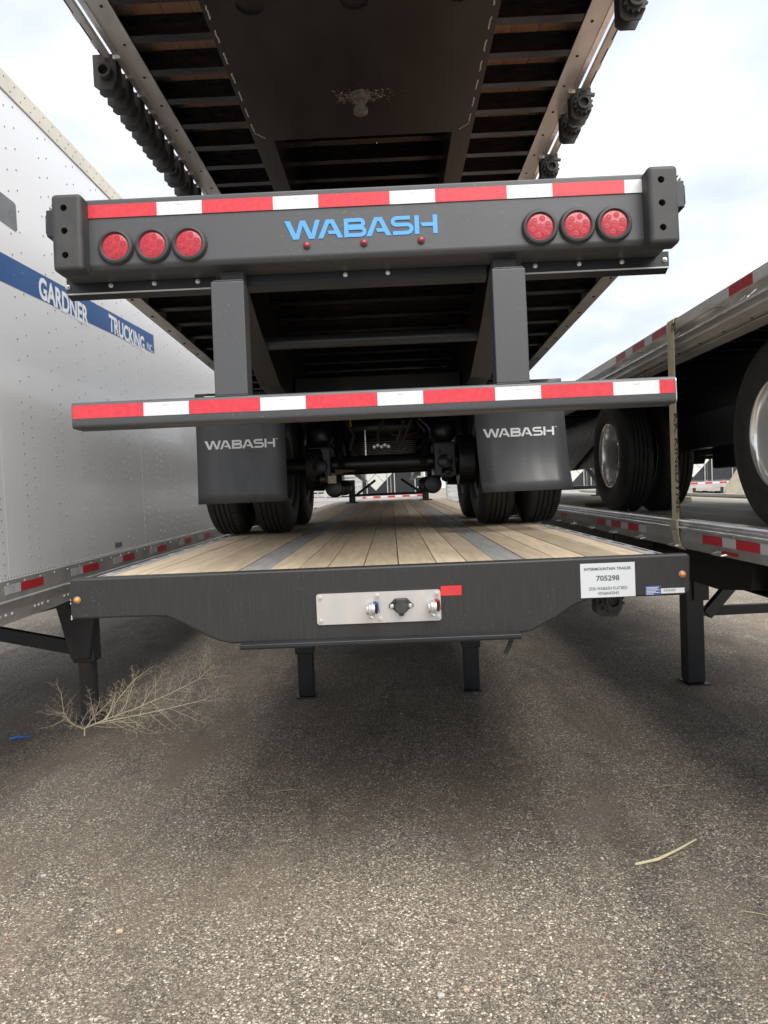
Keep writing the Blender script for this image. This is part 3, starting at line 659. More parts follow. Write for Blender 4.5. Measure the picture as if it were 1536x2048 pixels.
# rubber dock guards with three bolt holes each
for s, x0, x1 in ((-1, -1.200, -1.082), (1, 1.085, 1.200)):
    gb = MB(); z0, z1, y0 = -.308, -.008, -.066
    zs = [z0, z0 + .105, z0 + .205, z1]; xm = (x0 + x1) / 2 - .008; rr_ = .018
    cells = [z0 + rr_, z0 + .105, z0 + .205, z1 - rr_]; zs = cells
    for a, b_ in zip(zs, zs[1:]):
        holed_face(gb, x0 + rr_, x1 - rr_, a, b_, xm, (a + b_) / 2, .013, y0, .05, 24)
    loops = []
    for t in range(6):
        an = R(90) * t / 5; ins = rr_ * (1 - math.sin(an)); loops.append([(p[0], y0 + rr_ * (1 - math.cos(an)), p[1]) for p in rounded_rect(x0 + ins, x1 - ins, z0 + ins, z1 - ins, max(rr_ - ins, 1e-5), 4)])
    loops.append([(p[0], -.001, p[2]) for p in loops[-1]])
    n_ = len(loops[0]); gb.add([v for l in loops for v in l], [(i * n_ + k, i * n_ + (k + 1) % n_, (i + 1) * n_ + (k + 1) % n_, (i + 1) * n_ + k) for i in range(len(loops) - 1) for k in range(n_)])
    me = gb.mesh('dock_guard', M['rubber'], True)
    gd = link('dock_guard', me, B, (0, 0, hB))
    for a, b_ in zip(zs, zs[1:]):
        c = (a + b_) / 2
        bb = MB(); bb.lathe([(.0125, y0 + .045), (.0125, y0 + .04), (.007, y0 + .039), (.007, y0 + .03), (0, y0 + .03)], 12, 'y', (xm, 0, c)); part('bolt', bb, 'zinc', gd, smooth=True)
    ex = MB(); a, b_ = sorted((s * 1.195, s * 1.245)); ex.box(a, b_, -.01, .12, -.15, -.045); ex.box(*sorted((s * 1.245, s * 1.253)), 0.0, .03, -.135, -.06)
    part('rail_end_bracket', ex, 'leg_steel', B, (0, 0, hB), bevel=.006)
# skirt under the beam
for a, b_ in ((-1.245, -.625), (-.495, .49), (.635, 1.237)):
    k = MB(); k.box(a, b_, .150, .156, -.325, -.262); k.prism([(.156, -.325), (.156, -.318), (.19, -.335), (.19, -.342)], 'x', a, b_)
    s_ = part('lower_skirt', k, 'leg_steel', B, (0, 0, hB))
    if a != -.495: part('lit_edge_strip', MB().box(a, b_, .146, .152, -.330, -.3252), 'paper', s_)  # thin white strip paints the light caught on the skirt's bottom edge
for x in (-1.24, -1.06, -.88, -.70, -.09, .085, .69, .87, 1.045, 1.22):
    b = MB(); b.lathe([(.010, .150), (.010, .147), (.0065, .146), (.006, .139), (0, .138)], 10, 'y', (x, 0, -.297)); part('bolt', b, 'zinc', B, (0, 0, hB), smooth=True)
part('beam_underside', MB().box(-1.2, 1.19, .158, .30, -.272, -.262), 'black_steel', B, (0, 0, hB))
def bead(par, x0, x1, y, z):
    b = MB(); n = int((x1 - x0) / .006)
    for k in range(n): b.lathe([(.0038, -.001), (.003, .002), (.001, .003)], 6, 'z', (x0 + (k + .5) * (x1 - x0) / n, y + random.uniform(-.001, .001), z), close=False)
    part('weld_bead', b, 'grey_paint', par, (0, 0, hB), kind='stuff')
bead(B, -.612, -.482, -.001, -.802); bead(B, .489, .619, -.001, -.802); bead(B, -.600, -.49, .004, -.350); bead(B, .50, .61, .004, -.350)
# underride guard: two posts and the bumper bar
for a, b_ in ((-.612, -.482), (.489, .619)):
    p = MB(); p.box(a, b_, .0, .10, -.80, -.352); p.frust(a, b_, .0, .10, -.352, a + .018, b_ - .014, .075, .12, -.318); p.box(a + .018, b_ - .014, .09, .16, -.355, -.27)
    part('guard_post', p, 'grey_paint', B, (0, 0, hB), bevel=.005)
bar_ = MB().prism(rounded_rect(-.008, .105, -.905, -.802, .014, 3), 'x', -1.1735, 1.178); ob = part('bumper_bar', bar_, 'grey_paint', B, (0, 0, hB), smooth=True)
tape_row(B, -1.170, 1.174, -.868, -.816, -.008, hB)
part('bar_end_cap', MB().prism(rounded_rect(-.006, .103, -.903, -.804, .014, 3), 'x', 1.178, 1.182), 'zinc', B, (0, 0, hB))
part('bar_bracket', MB().box(-.66, -.49, .02, .10, -.803, -.797), 'bright_alu', B, (0, 0, hB))
part('frame_tube', MB().tube([(-.53, .66, -.44), (.53, .66, -.44)], .030, 18), 'leg_steel', B, (0, 0, hB), smooth=True)
# inner bracing seen as dark masses between the beams
part('suspension_crossbeam', MB().box(-.55, .55, 1.9, 2.0, -.56, -.36), 'black_steel', B, (0, 0, hB), bevel=.01)
part('suspension_crossbeam', MB().box(-.55, .55, 3.45, 3.55, -.56, -.3), 'black_steel', B, (0, 0, hB), bevel=.01)
# wheels, axles, air springs
ax_z = {2.95: .52 + .134 + .0, 4.12: .52 + .187}
for y in (2.95, 4.12):
    z = .52 + math.tan(R(2.6)) * y + .002
    for s in (-1, 1):
        for xx in (1.215, .865): wheel(B, s * xx, y, z, s)
    part('axle', MB().tube([(-.8, y, z), (.8, y, z)], .066, 20), 'black_steel', B, smooth=True)
    for s in (-1, 1):
        x = s * .49
        hb = MB(); hb.box(x - .085, x + .085, y - .16, y - .12, z - .13, z + .13); hb.box(x - .085, x - .07, y - .16, y + .25, z - .12, z + .12); hb.box(x + .07, x + .085, y - .16, y + .25, z - .12, z + .12); hb.box(x - .09, x + .09, y - .17, y + .2, z + .118, z + .132)
        hg = part('trailing_arm', hb, 'black_steel', B, bevel=.006)
        part('air_spring', MB().lathe([(.05, z + .13), (.075, z + .16), (.095, z + .18), (.105, z + .20), (.105, z + .28), (.09, z + .30), (.06, z + .305)], 28, 'z', (x, y - .06, 0)), 'black_steel', B, smooth=True)
        br = MB(); br.lathe([(.03, -.02), (.062, -.012), (.070, .02), (.074, .03), (.070, .04), (.070, .12), (.05, .15)], 24, 'y', (x + (.10 if s < 0 else -.10), y - .10, z - .19))
        part('brake_chamber', br, 'black_steel', B, smooth=True)
        sh = MB(); sh.lathe([(.035, -.03), (.055, -.02), (.06, .03), (.03, .05)], 16, 'y', (x + (-.0), y - .19, z - .02)); sh.tube([(x - .05, y - .17, z + .07), (x + .02, y - .19, z - .02), (x + .05, y - .17, z - .10)], .012, 8); sh.lathe([(.045, -.03), (.06, .0), (.05, .04)], 14, 'x', (x, y - .14, z - .12))
        part('slack_adjuster', sh, 'black_steel', B, smooth=True)
        part('shock_absorber', MB().tube([(x - s * .17, y - .2, z - .02), (x - s * .12, y + .1, z + .40)], .028, 12), 'black_steel', B, smooth=True)
        dr = MB(); dr.lathe([(.2, 0), (.205, .12), (.12, .16)], 28, 'x', (s * .60, y, z)); part('brake_drum', dr, 'black_steel', B, smooth=True)
y0 = 2.95; z0 = .66
part('caution_tag', MB().box(-.43, -.365, y0 - .18, y0 - .176, z0 - .16, z0 - .10), 'stem_pale', B)
part('wood_wedge', MB().prism([(-.38, z0 - .09), (-.22, z0 - .065), (-.22, z0 - .06), (-.38, z0 - .045)], 'y', y0 - .1, y0 - .06), 'brown_wood', B)
part('height_gauge', MB().box(-.138, -.128, y0 + .02, y0 + .03, z0 + .06, z0 + .27), 'bright_alu', B)
part('air_tank', MB().lathe([(.0, -.40), (.08, -.37), (.11, -.32), (.11, .32), (.08, .37), (0, .40)], 24, 'x', (.02, 3.3, z0 + .33), close=False), 'black_steel', B, smooth=True)
hoses = [('hose_yellow', [(-.12, 2.6, 1.08), (.0, 2.58, .99), (.14, 2.6, .975), (.27, 2.62, 1.02), (.4, 2.65, 1.09)]), ('hose_red', [(.02, 3.0, .95), (.10, 2.98, .88), (.2, 2.97, .87), (.30, 3.0, .9), (.34, 3.05, 1.0)]),
         ('hose_blue', [(.30, 2.9, 1.0), (.38, 2.88, .92), (.39, 2.9, .84), (.33, 2.95, .78)]), ('hose_red', [(.28, 2.92, .99), (.34, 2.9, .9), (.36, 2.9, .82), (.28, 2.95, .76)]),
         ('rubber', [(-.28, 2.9, 1.0), (-.22, 2.88, .88), (-.26, 2.9, .76)]), ('rubber', [(.18, 2.85, .98), (.14, 2.85, .86), (.1, 2.9, .76)]), ('rubber', [(.24, 2.85, .98), (.19, 2.85, .86), (.15, 2.9, .76)]),
         ('rubber', [(.02, 2.9, 1.0), (-.03, 2.88, .88), (-.01, 2.9, .76)]), ('hose_yellow', [(-.21, 2.7, 1.05), (-.235, 2.7, .97), (-.23, 2.7, .93)])]
for m_, pth in hoses: part('air_hose', MB().tube(pth, .0075 if m_ != 'rubber' else .011, 6), m_, B, smooth=True)
vb = MB()
for k in range(5): vb.lathe([(.012, 0), (.016, .02), (.01, .04)], 8, 'y', (-.06 + k * .028, 2.86, z0 + .12 + .012 * (k % 2)))
part('valve_block', vb, 'zinc', B, smooth=True)
# mud flaps
for s, xc in ((-1, -.937), (1, .927)):
    n = 10; mb = MB(); w = .30; z1 = 1.10; z0_ = .355
    vs = []; fs = []
    for i in range(n + 1):
        t = i / n; z = z1 + (z0_ - z1) * t; q_ = max(0, t - .55); lean = (-.06 if s < 0 else -.34) * q_ * q_
        sh = 0 if s < 0 else .035 * t
        for j in range(7):
            u = -1 + 2 * j / 6; vs.append((xc + u * w + sh, 2.0 + lean - .03 * (1 - u * u) * q_, z))
    for i in range(n):
        for j in range(6): fs.append((i * 7 + j, i * 7 + j + 1, (i + 1) * 7 + j + 1, (i + 1) * 7 + j))
    mb.add(vs, fs); f = part('mud_flap', mb, 'flap', B, smooth=True)
    so2 = f.modifiers.new('solid', 'SOLIDIFY'); so2.thickness = .005; so2.offset = 0
    link('lettering', logo_mesh('lettering', 'logo_white', .475, tm=True), f, (xc - .245 + (0 if s < 0 else .008), 1.9955, .722), FACE_CAM)
    part('flap_hanger', MB().box(xc - .3, xc + .3, 2.005, 2.03, .98, 1.05), 'black_steel', B)
    part('flap_hanger', MB().box(min(0, xc), max(0, xc), 2.03, 2.07, .99, 1.04), 'black_steel', B)
# landing gear of B resting on A's deck
for lx in (-.76, .76):
    yb = 11.9; zb = math.tan(R(2.6)) * yb
    part('landing_leg', MB().box(lx - .065, lx + .065, yb, yb + .13, zb + .02, 1.02), 'leg_steel', B, bevel=.008)
    part('foot_pad', MB().box(lx - .13, lx + .13, yb - .08, yb + .2, zb, zb + .02), 'leg_steel', B)
    part('leg_brace', MB().bar((lx * .9, yb + .06, zb + .16), (lx * .35, yb + .06, 1.0), .05, .05), 'black_steel', B)
part('leg_brace', MB().bar((-.72, yb + .06, zb + .16), (.72, yb + .06, zb + .16), .05, .05), 'black_steel', B)
part('crank_handle', MB().tube([(-.83, yb, 1.02), (-.98, yb - .05, .98), (-.98, yb - .05, .72), (-.92, yb - .05, .68), (-.6, yb - .05, .70)], .012, 8), 'black_steel', B, smooth=True)

# ---- C: top flatbed, nose overhanging the camera
hC = 1.30; cC = -.078
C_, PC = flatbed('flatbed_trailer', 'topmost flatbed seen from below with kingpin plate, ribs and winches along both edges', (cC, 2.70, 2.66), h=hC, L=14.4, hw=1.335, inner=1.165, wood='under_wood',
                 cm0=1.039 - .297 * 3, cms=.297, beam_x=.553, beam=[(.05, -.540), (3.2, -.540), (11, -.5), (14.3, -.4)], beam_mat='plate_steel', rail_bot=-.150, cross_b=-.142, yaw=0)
pk = MB()
xs = [-.605, -.21, .19, .605]; hx = [(-.41, .22), (.01, .22), (.43, .20)]
def holed_plate(mb, x0, x1, y0, y1, cx_, cy_, r, z, th, n=28):
    t = MB(); holed_face(t, x0, x1, y0, y1, cx_, cy_, r, 0, th, n); mb.add([(a, c, z + b) for a, b, c in t.v], t.f)
for i in range(3): holed_plate(pk, xs[i], xs[i + 1], .02, .40, hx[i][0], hx[i][1], .058, -.546, .012)
pk.add([(-.605, .40, -.546), (.605, .40, -.546), (.605, 1.30, -.546), (.585, 1.325, -.546), (-.585, 1.325, -.546), (-.605, 1.30, -.546)], [(0, 1, 2, 3, 4, 5)])
pk.box(-.6, .6, .02, 1.32, -.534, -.532)
link('kingpin_plate', pk.mesh('kingpin_plate', M['plate_steel']), C_, (0, 0, hC))
hb = MB()
for i in range(3): hb.lathe([(.075, -.531), (.075, -.49), (0, -.49)], 20, 'z', (hx[i][0], hx[i][1], 0), close=False)
kp = MB(); kp.lathe([(.052, -.546), (.052, -.552), (.036, -.556), (.036, -.575), (.0255, -.578), (.0255, -.612), (.0355, -.614), (.0355, -.632), (.030, -.636), (0, -.636)], 32, 'z', (.003, .91, 0), close=False)
part('kingpin', kp, 'worn_steel', C_, (0, 0, hC), smooth=True)
# stitch welds along the plate
wl = MB()
for s, xe in ((-1, -.585), (1, .578)):
    y = .05
    while y < 1.24:
        n = 9; last = None
        for k in range(n):
            xx = xe - s * 0 + random.uniform(-.0022, .0022); yy = y + k * .0095
            wl.lathe([(.0035, -.547), (.003, -.5495), (.001, -.5505)], 6, 'z', (xx, yy, 0), close=False)
        y += .155
for k in range(5): wl.lathe([(.0045, -.547), (.004, -.550), (.001, -.551)], 6, 'z', (-.582 + k * .01, 1.235 + k * .013, 0), close=False); wl.lathe([(.0045, -.547), (.004, -.550), (.001, -.551)], 6, 'z', (.576 - k * .01, 1.235 + k * .013, 0), close=False)
part('stitch_weld', wl, 'chalk', C_, (0, 0, hC), kind='stuff')
# scraped grease around the kingpin
gr = MB()
for k in range(150):
    a = random.random() * 6.28; r = .045 + abs(random.gauss(0, .045)); xx = .003 + r * math.cos(a) * 1.35; yy = .91 + r * math.sin(a) * .55
    s_ = random.uniform(.0012, .0035); gr.add([(xx - s_ * 2, yy, -.5468), (xx, yy - s_, -.5468), (xx + s_ * 2, yy, -.5468), (xx, yy + s_, -.5468)], [(0, 1, 2, 3)])
part('grease_scrape', gr, 'chalk', C_, (0, 0, hC), kind='stuff')
part('nose_beam', MB().box(-1.33, 1.33, 0, .05, -.30, .0), 'grey_paint', C_, (0, 0, hC), bevel=.01)
part('frame_tube', MB().tube([(-.5, 2.6, -.46), (.5, 2.6, -.46)], .03, 12), 'black_steel', C_, (0, 0, hC), smooth=True)
zW = hC - .150
yl = 3.86
for k in range(9): winch(PC, C_, -1.352, yl - 2.70 + random.uniform(-.012, .012), zW + .02, s=1); yl += .188 if k < 5 else .235
for yw in (3.50, 4.42, 4.66, 5.28, 5.9, 6.6): winch(PC, C_, 1.335, yw - 2.70, zW + .02, gear=True, s=-1)
for s in (-1, 1):   # outer tie rail above the winches, with short white and black dashes
    part('winch_track', MB().box(*sorted((s * 1.27, s * 1.30)), .05, 14.2, -.155, -.140), 'bright_alu', C_, (0, 0, hC))
    part('winch_track', MB().box(*sorted((s * 1.33, s * 1.36)), .05, 14.2, -.150, -.128), 'rail_alu', C_, (0, 0, hC))
    part('winch_track', MB().box(*sorted((s * 1.375, s * 1.387)), .05, 14.2, -.120, -.05), 'leg_steel', C_, (0, 0, hC))
    tb = MB(); y = .2
    while y < 8: tb.box(*sorted((s * 1.372, s * 1.389)), y, y + .07, -.123, -.075); y += .215
    part('reflective_tab', tb, 'tape_white', C_, (0, 0, hC), kind='stuff')
for y in (11.6, 12.85):
    for s in (-1, 1):
        for xx in (1.105, .765): wheel(C_, s * xx, y, -.0 + (.52 + 2.105 - 2.66 - (y - 12) * .045 + .0), s)
for lx in (-.5, .5):
    part('landing_leg', MB().box(lx - .06, lx + .06, 3.0, 3.12, -.10, .75), 'leg_steel', C_, bevel=.006)

# ---- D and E: right hand pair
D, PD = flatbed('flatbed_trailer', 'lower right flatbed on the ground with grey weathered deck and red and white taped edge', (3.04, 2.20, 0), h=1.178, L=14.0, hw=1.29, inner=1.20, rail='bright_alu', wood='old_wood', cm0=.3, rail_bot=-.168, gap=.0035, deck_dz=-.046, cross_b=-.17, beam=[(.05, -.30), (1.6, -.31), (2.4, -.55), (13.9, -.5)], yaw=0)
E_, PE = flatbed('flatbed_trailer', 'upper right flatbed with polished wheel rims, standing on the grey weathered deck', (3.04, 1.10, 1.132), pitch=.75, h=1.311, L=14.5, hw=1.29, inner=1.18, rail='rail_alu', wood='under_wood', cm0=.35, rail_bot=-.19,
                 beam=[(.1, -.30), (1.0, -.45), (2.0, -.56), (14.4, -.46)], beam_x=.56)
def side_tape(root, segs, y0, z0, z1, x, h, mats=('tape_red_dark', 'tape_dull')):
    for a, b, c in segs: part('reflective_tape', MB().box(x - .0014, x - .0003, a - y0, b - y0, z0, z1), mats[0] if c == 'R' else mats[1], root, (0, 0, h))
side_tape(D, [(7.16, 7.39, 'R'), (5.85, 6.09, 'R'), (5.70, 5.85, 'W'), (5.46, 5.70, 'R'), (5.30, 5.46, 'W'), (5.07, 5.30, 'R'), (4.92, 5.07, 'W'), (3.79, 4.03, 'R'), (3.64, 3.79, 'W'), (3.40, 3.64, 'R'), (3.22, 3.40, 'W')], 2.20, -.112, -.062, -1.292, 1.178, ('tape_red', 'tape_white'))
# D: a full outer rail face carries the tape; chrome ribbed strip above it
part('outer_rail', MB().prism([(-1.292, -.112 - .004), (-1.292, -.058), (-1.284, -.054), (-1.284, -.12), (-1.276, -.165), (-1.284, -.165)], 'y', .03, 13.9), 'rail_grey', D, (0, 0, 1.178))
part('top_strip', MB().prism([(-1.296, -.05), (-1.296, -.040), (-1.286, -.03), (-1.293, -.02), (-1.285, -.010), (-1.27, .004), (-1.21, .004), (-1.21, -.0005), (-1.26, -.004), (-1.26, -.05)], 'y', .03, 13.9), 'bright_alu', D, (0, 0, 1.178))
for k in range(14):
    part('rope_hook', MB().tube([(-1.285, .32 + k * .61, -.150), (-1.315, .33 + k * .61, -.155), (-1.318, .44 + k * .61, -.155), (-1.285, .45 + k * .61, -.150)], .006, 6), 'bright_alu', D, (0, 0, 1.178), smooth=True)
part('red_reflector', MB().box(-1.2955, -1.2925, 3.62 - 2.2, 3.80 - 2.2, -.150, -.134), 'tape_red_dark', D, (0, 0, 1.178))
part('nose_plate', MB().box(-1.29, 1.29, -.05, 0.02, -.30, .0), 'nose_paint', D, (0, 0, 1.178), bevel=.01)
for lx in (2.617, 4.1):
    x = lx - 3.04; lg = MB().box(x - .078, x + .078, 4.02, 4.18, GZ + .012, .86)
    lp = part('landing_leg', lg, 'leg_steel', D, bevel=.012)
    part('foot_pad', MB().box(x - .09, x + .11, 3.99, 4.22, GZ, GZ + .010), 'leg_steel', D, bevel=.004)
x = 2.617 - 3.04
part('leg_brace', MB().bar((x + .08, 4.1, .235), (x + 1.4, 4.1, .25), .06, .08), 'leg_steel', D)
part('leg_brace', MB().bar((x + .12, 4.08, .21), (x + .78, 4.2, .86), .06, .095), 'leg_steel', D)
part('leg_plate', MB().box(x - .02, x + .11, 3.99, 4.015, .35, .75), 'black_steel', D)
part('gear_box', MB().prism([(2.4, .9), (2.45, .68), (2.9, .62), (4.2, .62), (4.9, .9)], 'x', -.72, -.60), 'black_steel', D)
part('subframe_box', MB().box(-1.15, -.8, 3.9, 8.6, .78, 1.0), 'black_steel', D, bevel=.02)
for s in (-1, 1):
    for y in (11.6, 12.8):
        for xx in (1.09, .76): wheel(D, s * xx, y, GZ + .52, s)
rebase(D, GZ)
# E details
side_tape(E_, [(5.25, 5.47, 'R'), (5.10, 5.25, 'W'), (4.86, 5.10, 'R'), (4.72, 4.86, 'W'), (4.48, 4.72, 'R'), (4.33, 4.48, 'W'), (3.66, 3.81, 'W'), (3.42, 3.66, 'R'), (3.27, 3.42, 'W'), (3.03, 3.27, 'R'), (6.6, 6.8, 'R'), (7.9, 8.2, 'R')], 1.12, -.060, -.010, -1.290, 1.311)
# E's web below the rub rail: rounded spools and rope hooks, stepped bottom flange
for k in range(26):
    y = .22 + k * .305
    if k % 3 == 1:
        part('rope_hook', MB().tube([(-1.245, y, -.075), (-1.287, y + .005, -.11), (-1.287, y + .10, -.11), (-1.245, y + .105, -.075)], .0035, 5), 'bright_alu', E_, (0, 0, 1.311))
    part('spool', MB().lathe([(.021, -.05), (.018, 0.0)], 10, 'x', (-1.241, y + .14, -.036)), 'rail_alu', E_, (0, 0, 1.311), smooth=True)
part('bottom_flange', MB().prism([(-1.290, -.125), (-1.290, -.118), (-1.25, -.118), (-1.25, -.125)], 'y', .03, 14.2), 'bright_alu', E_, (0, 0, 1.311))
part('bottom_flange', MB().prism([(-1.20, -.205), (-1.20, -.197), (-1.10, -.197), (-1.10, -.205)], 'y', .03, 14.2), 'rail_alu', E_, (0, 0, 1.311))
part('rear_beam', MB().box(-1.28, 1.28, 0, .15, -.29, -.004), 'grey_paint', E_, (0, 0, 1.311), bevel=.008)
tp = math.tan(R(.75))
for y in (2.59, 5.46):
    z = .52 + tp * y + .002
    for s in (-1, 1):
        wheel(E_, s * .915, y, z, s, rim='dish', nuts=True); wheel(E_, s * .575, y, z, s, rim='dish')
    part('axle', MB().tube([(-.7, y, z), (.7, y, z)], .07, 20), 'black_steel', E_, smooth=True)
    for s in (-1, 1):
        x = s * .34; hb = MB(); hb.box(x - .09, x + .09, y - .5, y - .3, z - .05, z + .25); hb.prism([(y - .5, z + .1), (y + .2, z + .12), (y + .25, z - .05), (y - .3, z - .12)], 'x', x - .05, x + .05)
        part('trailing_arm', hb, 'black_steel', E_, bevel=.01)
        part('air_spring', MB().lathe([(.06, z + .02), (.12, z + .06), (.13, z + .12), (.13, z + .2), (.10, z + .24)], 24, 'z', (x, y + .35, 0)), 'black_steel', E_, smooth=True)
part('slider_box', MB().box(-.62, -.50, 2.9, 8.6, .58, .86), 'black_steel', E_, bevel=.01)
part('tool_box', MB().prism([(3.2, .42), (4.6, .42), (4.6, .98), (3.2, .98)], 'x', -.48, .48), 'black_steel', E_, bevel=.02)
part('side_sheet', MB().box(-.80, -.79, 5.9, 9.4, .52, 1.05), 'cross_steel', E_)
part('side_sheet', MB().bar((-.82, 6.0, .95), (-.82, 7.6, .55), .03, .06), 'black_steel', E_)
for lx in (-.58, .58):
    part('landing_leg', MB().box(lx - .065, lx + .065, 11.2, 11.33, tp * 11.2 + .02, .9), 'leg_steel', E_, bevel=.008)
    part('foot_pad', MB().box(lx - .13, lx + .13, 11.1, 11.4, tp * 11.2, tp * 11.2 + .02), 'leg_steel', E_)
    part('leg_brace', MB().bar((lx, 11.26, .32), (lx * .3, 11.26, .9), .06, .06), 'black_steel', E_)
part('leg_brace', MB().bar((-.55, 11.26, .30), (.55, 11.26, .30), .06, .06), 'black_steel', E_)
# paint crayon scribble on the far tyre of E
cy_, cz_ = 1.10 + 5.46, 1.132 + .52
sc = MB()
for k in range(26):
    a = R(random.uniform(232, 250)); q = random.uniform(.04, .075); rr = .523
    yy, zz = cy_ + rr * math.cos(a), cz_ + rr * math.sin(a) + .003
    t = Vector((0, -math.sin(a), math.cos(a))); xx = 3.04 - .915 - q
    p = Vector((xx, yy, zz)); s_ = random.uniform(.004, .010); nrm = Vector((0, math.cos(a), math.sin(a)))
    sc.bar(p - t * s_ * random.uniform(-1, 1), p + t * s_ + Vector((random.uniform(-.01, .01), 0, 0)), .003, .0015)
part('crayon_mark', sc, 'logo_white', E_, (0 - 3.04, 0 - 1.10, 0 - 1.132), kind='stuff')

# ------------------------------------------------------------------ strap round D and E
S = thing('cargo_strap', 'long khaki webbing strap pulled tight between the two right hand flatbeds', 'strap', (1.742, 4.33, 1.05))
sx = 0.0
pth = [(.06, 1.357), (.008, 1.357), (-.006, 1.345), (-.008, 1.30), (-.006, .8), (-.006, .14), (-.012, .12), (-.012, .05), (.004, -.03), (.03, -.05)]
mb = MB(); vs = []; fs = []
for x, z in pth:
    vs += [(x, 0, z), (x, .10, z)]
for i in range(len(pth) - 1): fs.append((2 * i, 2 * i + 1, 2 * i + 3, 2 * i + 2))
mb.add(vs, fs); w = part('webbing', mb, 'strap', S); sm = w.modifiers.new('solid', 'SOLIDIFY'); sm.thickness = .003
part('hook', MB().prism(rounded_rect(-.004, .104, .075, .135, .01), 'x', -.022, -.012), 'strap_grey', S, bevel=.004)
for zz, s_ in ((1.32, 'E'), (.78, 'KK KINEDYNE'),):
    tm_ = text_mesh('lettering', s_, 'strap_print', .062, .05 if s_ == 'E' else .60, bold=.02)
    link('lettering', tm_, S, (-.0115, .019, zz), (R(90), R(90), R(-90)))
S2 = thing('cargo_strap', 'grey webbing strap hanging in a bunched end onto the weathered deck behind the near wheel', 'strap', (4.8, 10.0, 1.132))
part('webbing', MB().box(.06, .16, 0, .01, .15, 1.0), 'strap', S2)
part('bunched_end', MB().add([(-.15, 0, 0), (.08, -.05, 0), (.12, .1, 0), (-.1, .1, .02), (-.12, .02, .12), (.10, -.04, .14), (.15, .06, .14), (.0, .1, .14), (.04, .02, .36), (.13, .0, .38), (.14, .04, .37), (.06, .05, .36)],
     [(0, 1, 5, 4), (1, 2, 6, 5), (2, 3, 7, 6), (3, 0, 4, 7), (4, 5, 9, 8), (5, 6, 10, 9), (6, 7, 11, 10), (7, 4, 8, 11), (0, 3, 2, 1), (8, 9, 10, 11)]), 'strap_grey', S2, bevel=.02)
bd = part('timber_board', MB().box(2.15, 2.75, 7.75, 7.95, 1.136, 1.176), 'brown_wood', None, bevel=.004); tag(bd, 'dark brown timber board lying on the right flatbed behind the far wheel', 'board', 'boards on the right deck')
bd = part('timber_board', MB().box(2.0, 3.4, 8.1, 8.3, 1.136, 1.189), 'stem_pale', None, bevel=.004); tag(bd, 'pale timber board lying on the right flatbed, farther than the brown one', 'board', 'boards on the right deck')

# ------------------------------------------------------------------ box trailer on the left
VX = -2.38
VN = thing('box_trailer', 'white riveted box trailer with a blue lettered stripe on its side', 'box trailer', (VX - 1.3, 1.9, 0))
def PV(n, mb, m, **kw): return part(n, mb, m, VN, (1.3, -1.9, 0), **kw)
yv0, yv1 = 1.9, 18.0
y = yv0; k = 0
while y < yv1 - .1:
    y1 = min(y + 1.22, yv1)
    PV('side_panel', MB().box(-.03, 0.0 if k % 2 == 0 else -.0005, y + .0003, y1 - .0003, .985, 4.10), 'van_white'); y = y1; k += 1
PV('top_rail', MB().prism([(-.06, 4.095), (.006, 4.095), (.009, 4.10), (.009, 4.225), (.0, 4.24), (-.06, 4.25)], 'y', yv0, yv1), 'van_cream')
PV('roof', MB().box(-2.6, -.06, yv0, yv1, 4.2, 4.235), 'frame_white')
PV('front_wall', MB().box(-2.6, -.03, yv0, yv0 + .03, .98, 4.2), 'van_white')
PV('far_side_wall', MB().box(-2.6, -2.57, yv0 + .03, yv1, .98, 4.2), 'van_white')
PV('rear_door', MB().box(-2.57, -.03, yv1 - .04, yv1, 1.0, 4.1), 'frame_white')
PV('floor', MB().box(-2.57, -.03, yv0 + .03, yv1 - .04, .95, 1.1), 'black_steel')
PV('bottom_rail', MB().prism([(-.03, .985), (.010, .985), (.010, .865), (.016, .858), (.016, .850), (.010, .842), (.004, .80), (-.03, .80)], 'y', yv0, yv1), 'rail_grey')
PV('lower_panel', MB().prism([(1.9, .80), (6.2, .80), (5.5, .74), (4.9, .725), (1.9, .80 - .09)], 'x', -.02, .003), 'rail_grey')
rv = MB(); prof = [(.0062, 0), (.0055, .003), (.002, .0045)]
yy = 4.61 - .4375 * 5; up = 0
while yy < 15.5:
    for d in (0, .115):
        z = 1.02 + (0.0 if d else .02)
        while z < 4.08:
            if z < 2.6 or up % 2 == 0 or True:
                rv.lathe(prof, 6, 'x', (.0, yy + d, z), close=False)
            z += .067 if z < 2.1 else .135
    yy += .4375; up += 1
PV('rivet', rv, 'rivet', kind='stuff', smooth=True)
rv = MB(); yy = 3.0
while yy < 14: rv.lathe(prof, 6, 'x', (.0, yy, 1.0), close=False); yy += .034
yy = 3.0
while yy < 14:
    rv.lathe(prof, 6, 'x', (.009, yy, 4.13), close=False); rv.lathe(prof, 6, 'x', (.009, yy + .06, 4.19), close=False)
    yy += .13
PV('rivet', rv, 'rivet', kind='stuff', smooth=True)
rv = MB()
for y in (4.2, 4.27, 4.34, 4.62, 4.67, 4.72, 4.80, 5.04, 5.10, 5.16, 5.22): rv.lathe([(.011, 0), (.010, .006), (.003, .009)], 8, 'x', (.003, y, .775 if y < 5.6 else .77), close=False)
for y in [3.9 + .2 * k for k in range(30)]: rv.lathe(prof, 6, 'x', (.010, y, .962), close=False)
PV('rail_rivet', rv, 'rivet_light', kind='stuff', smooth=True)
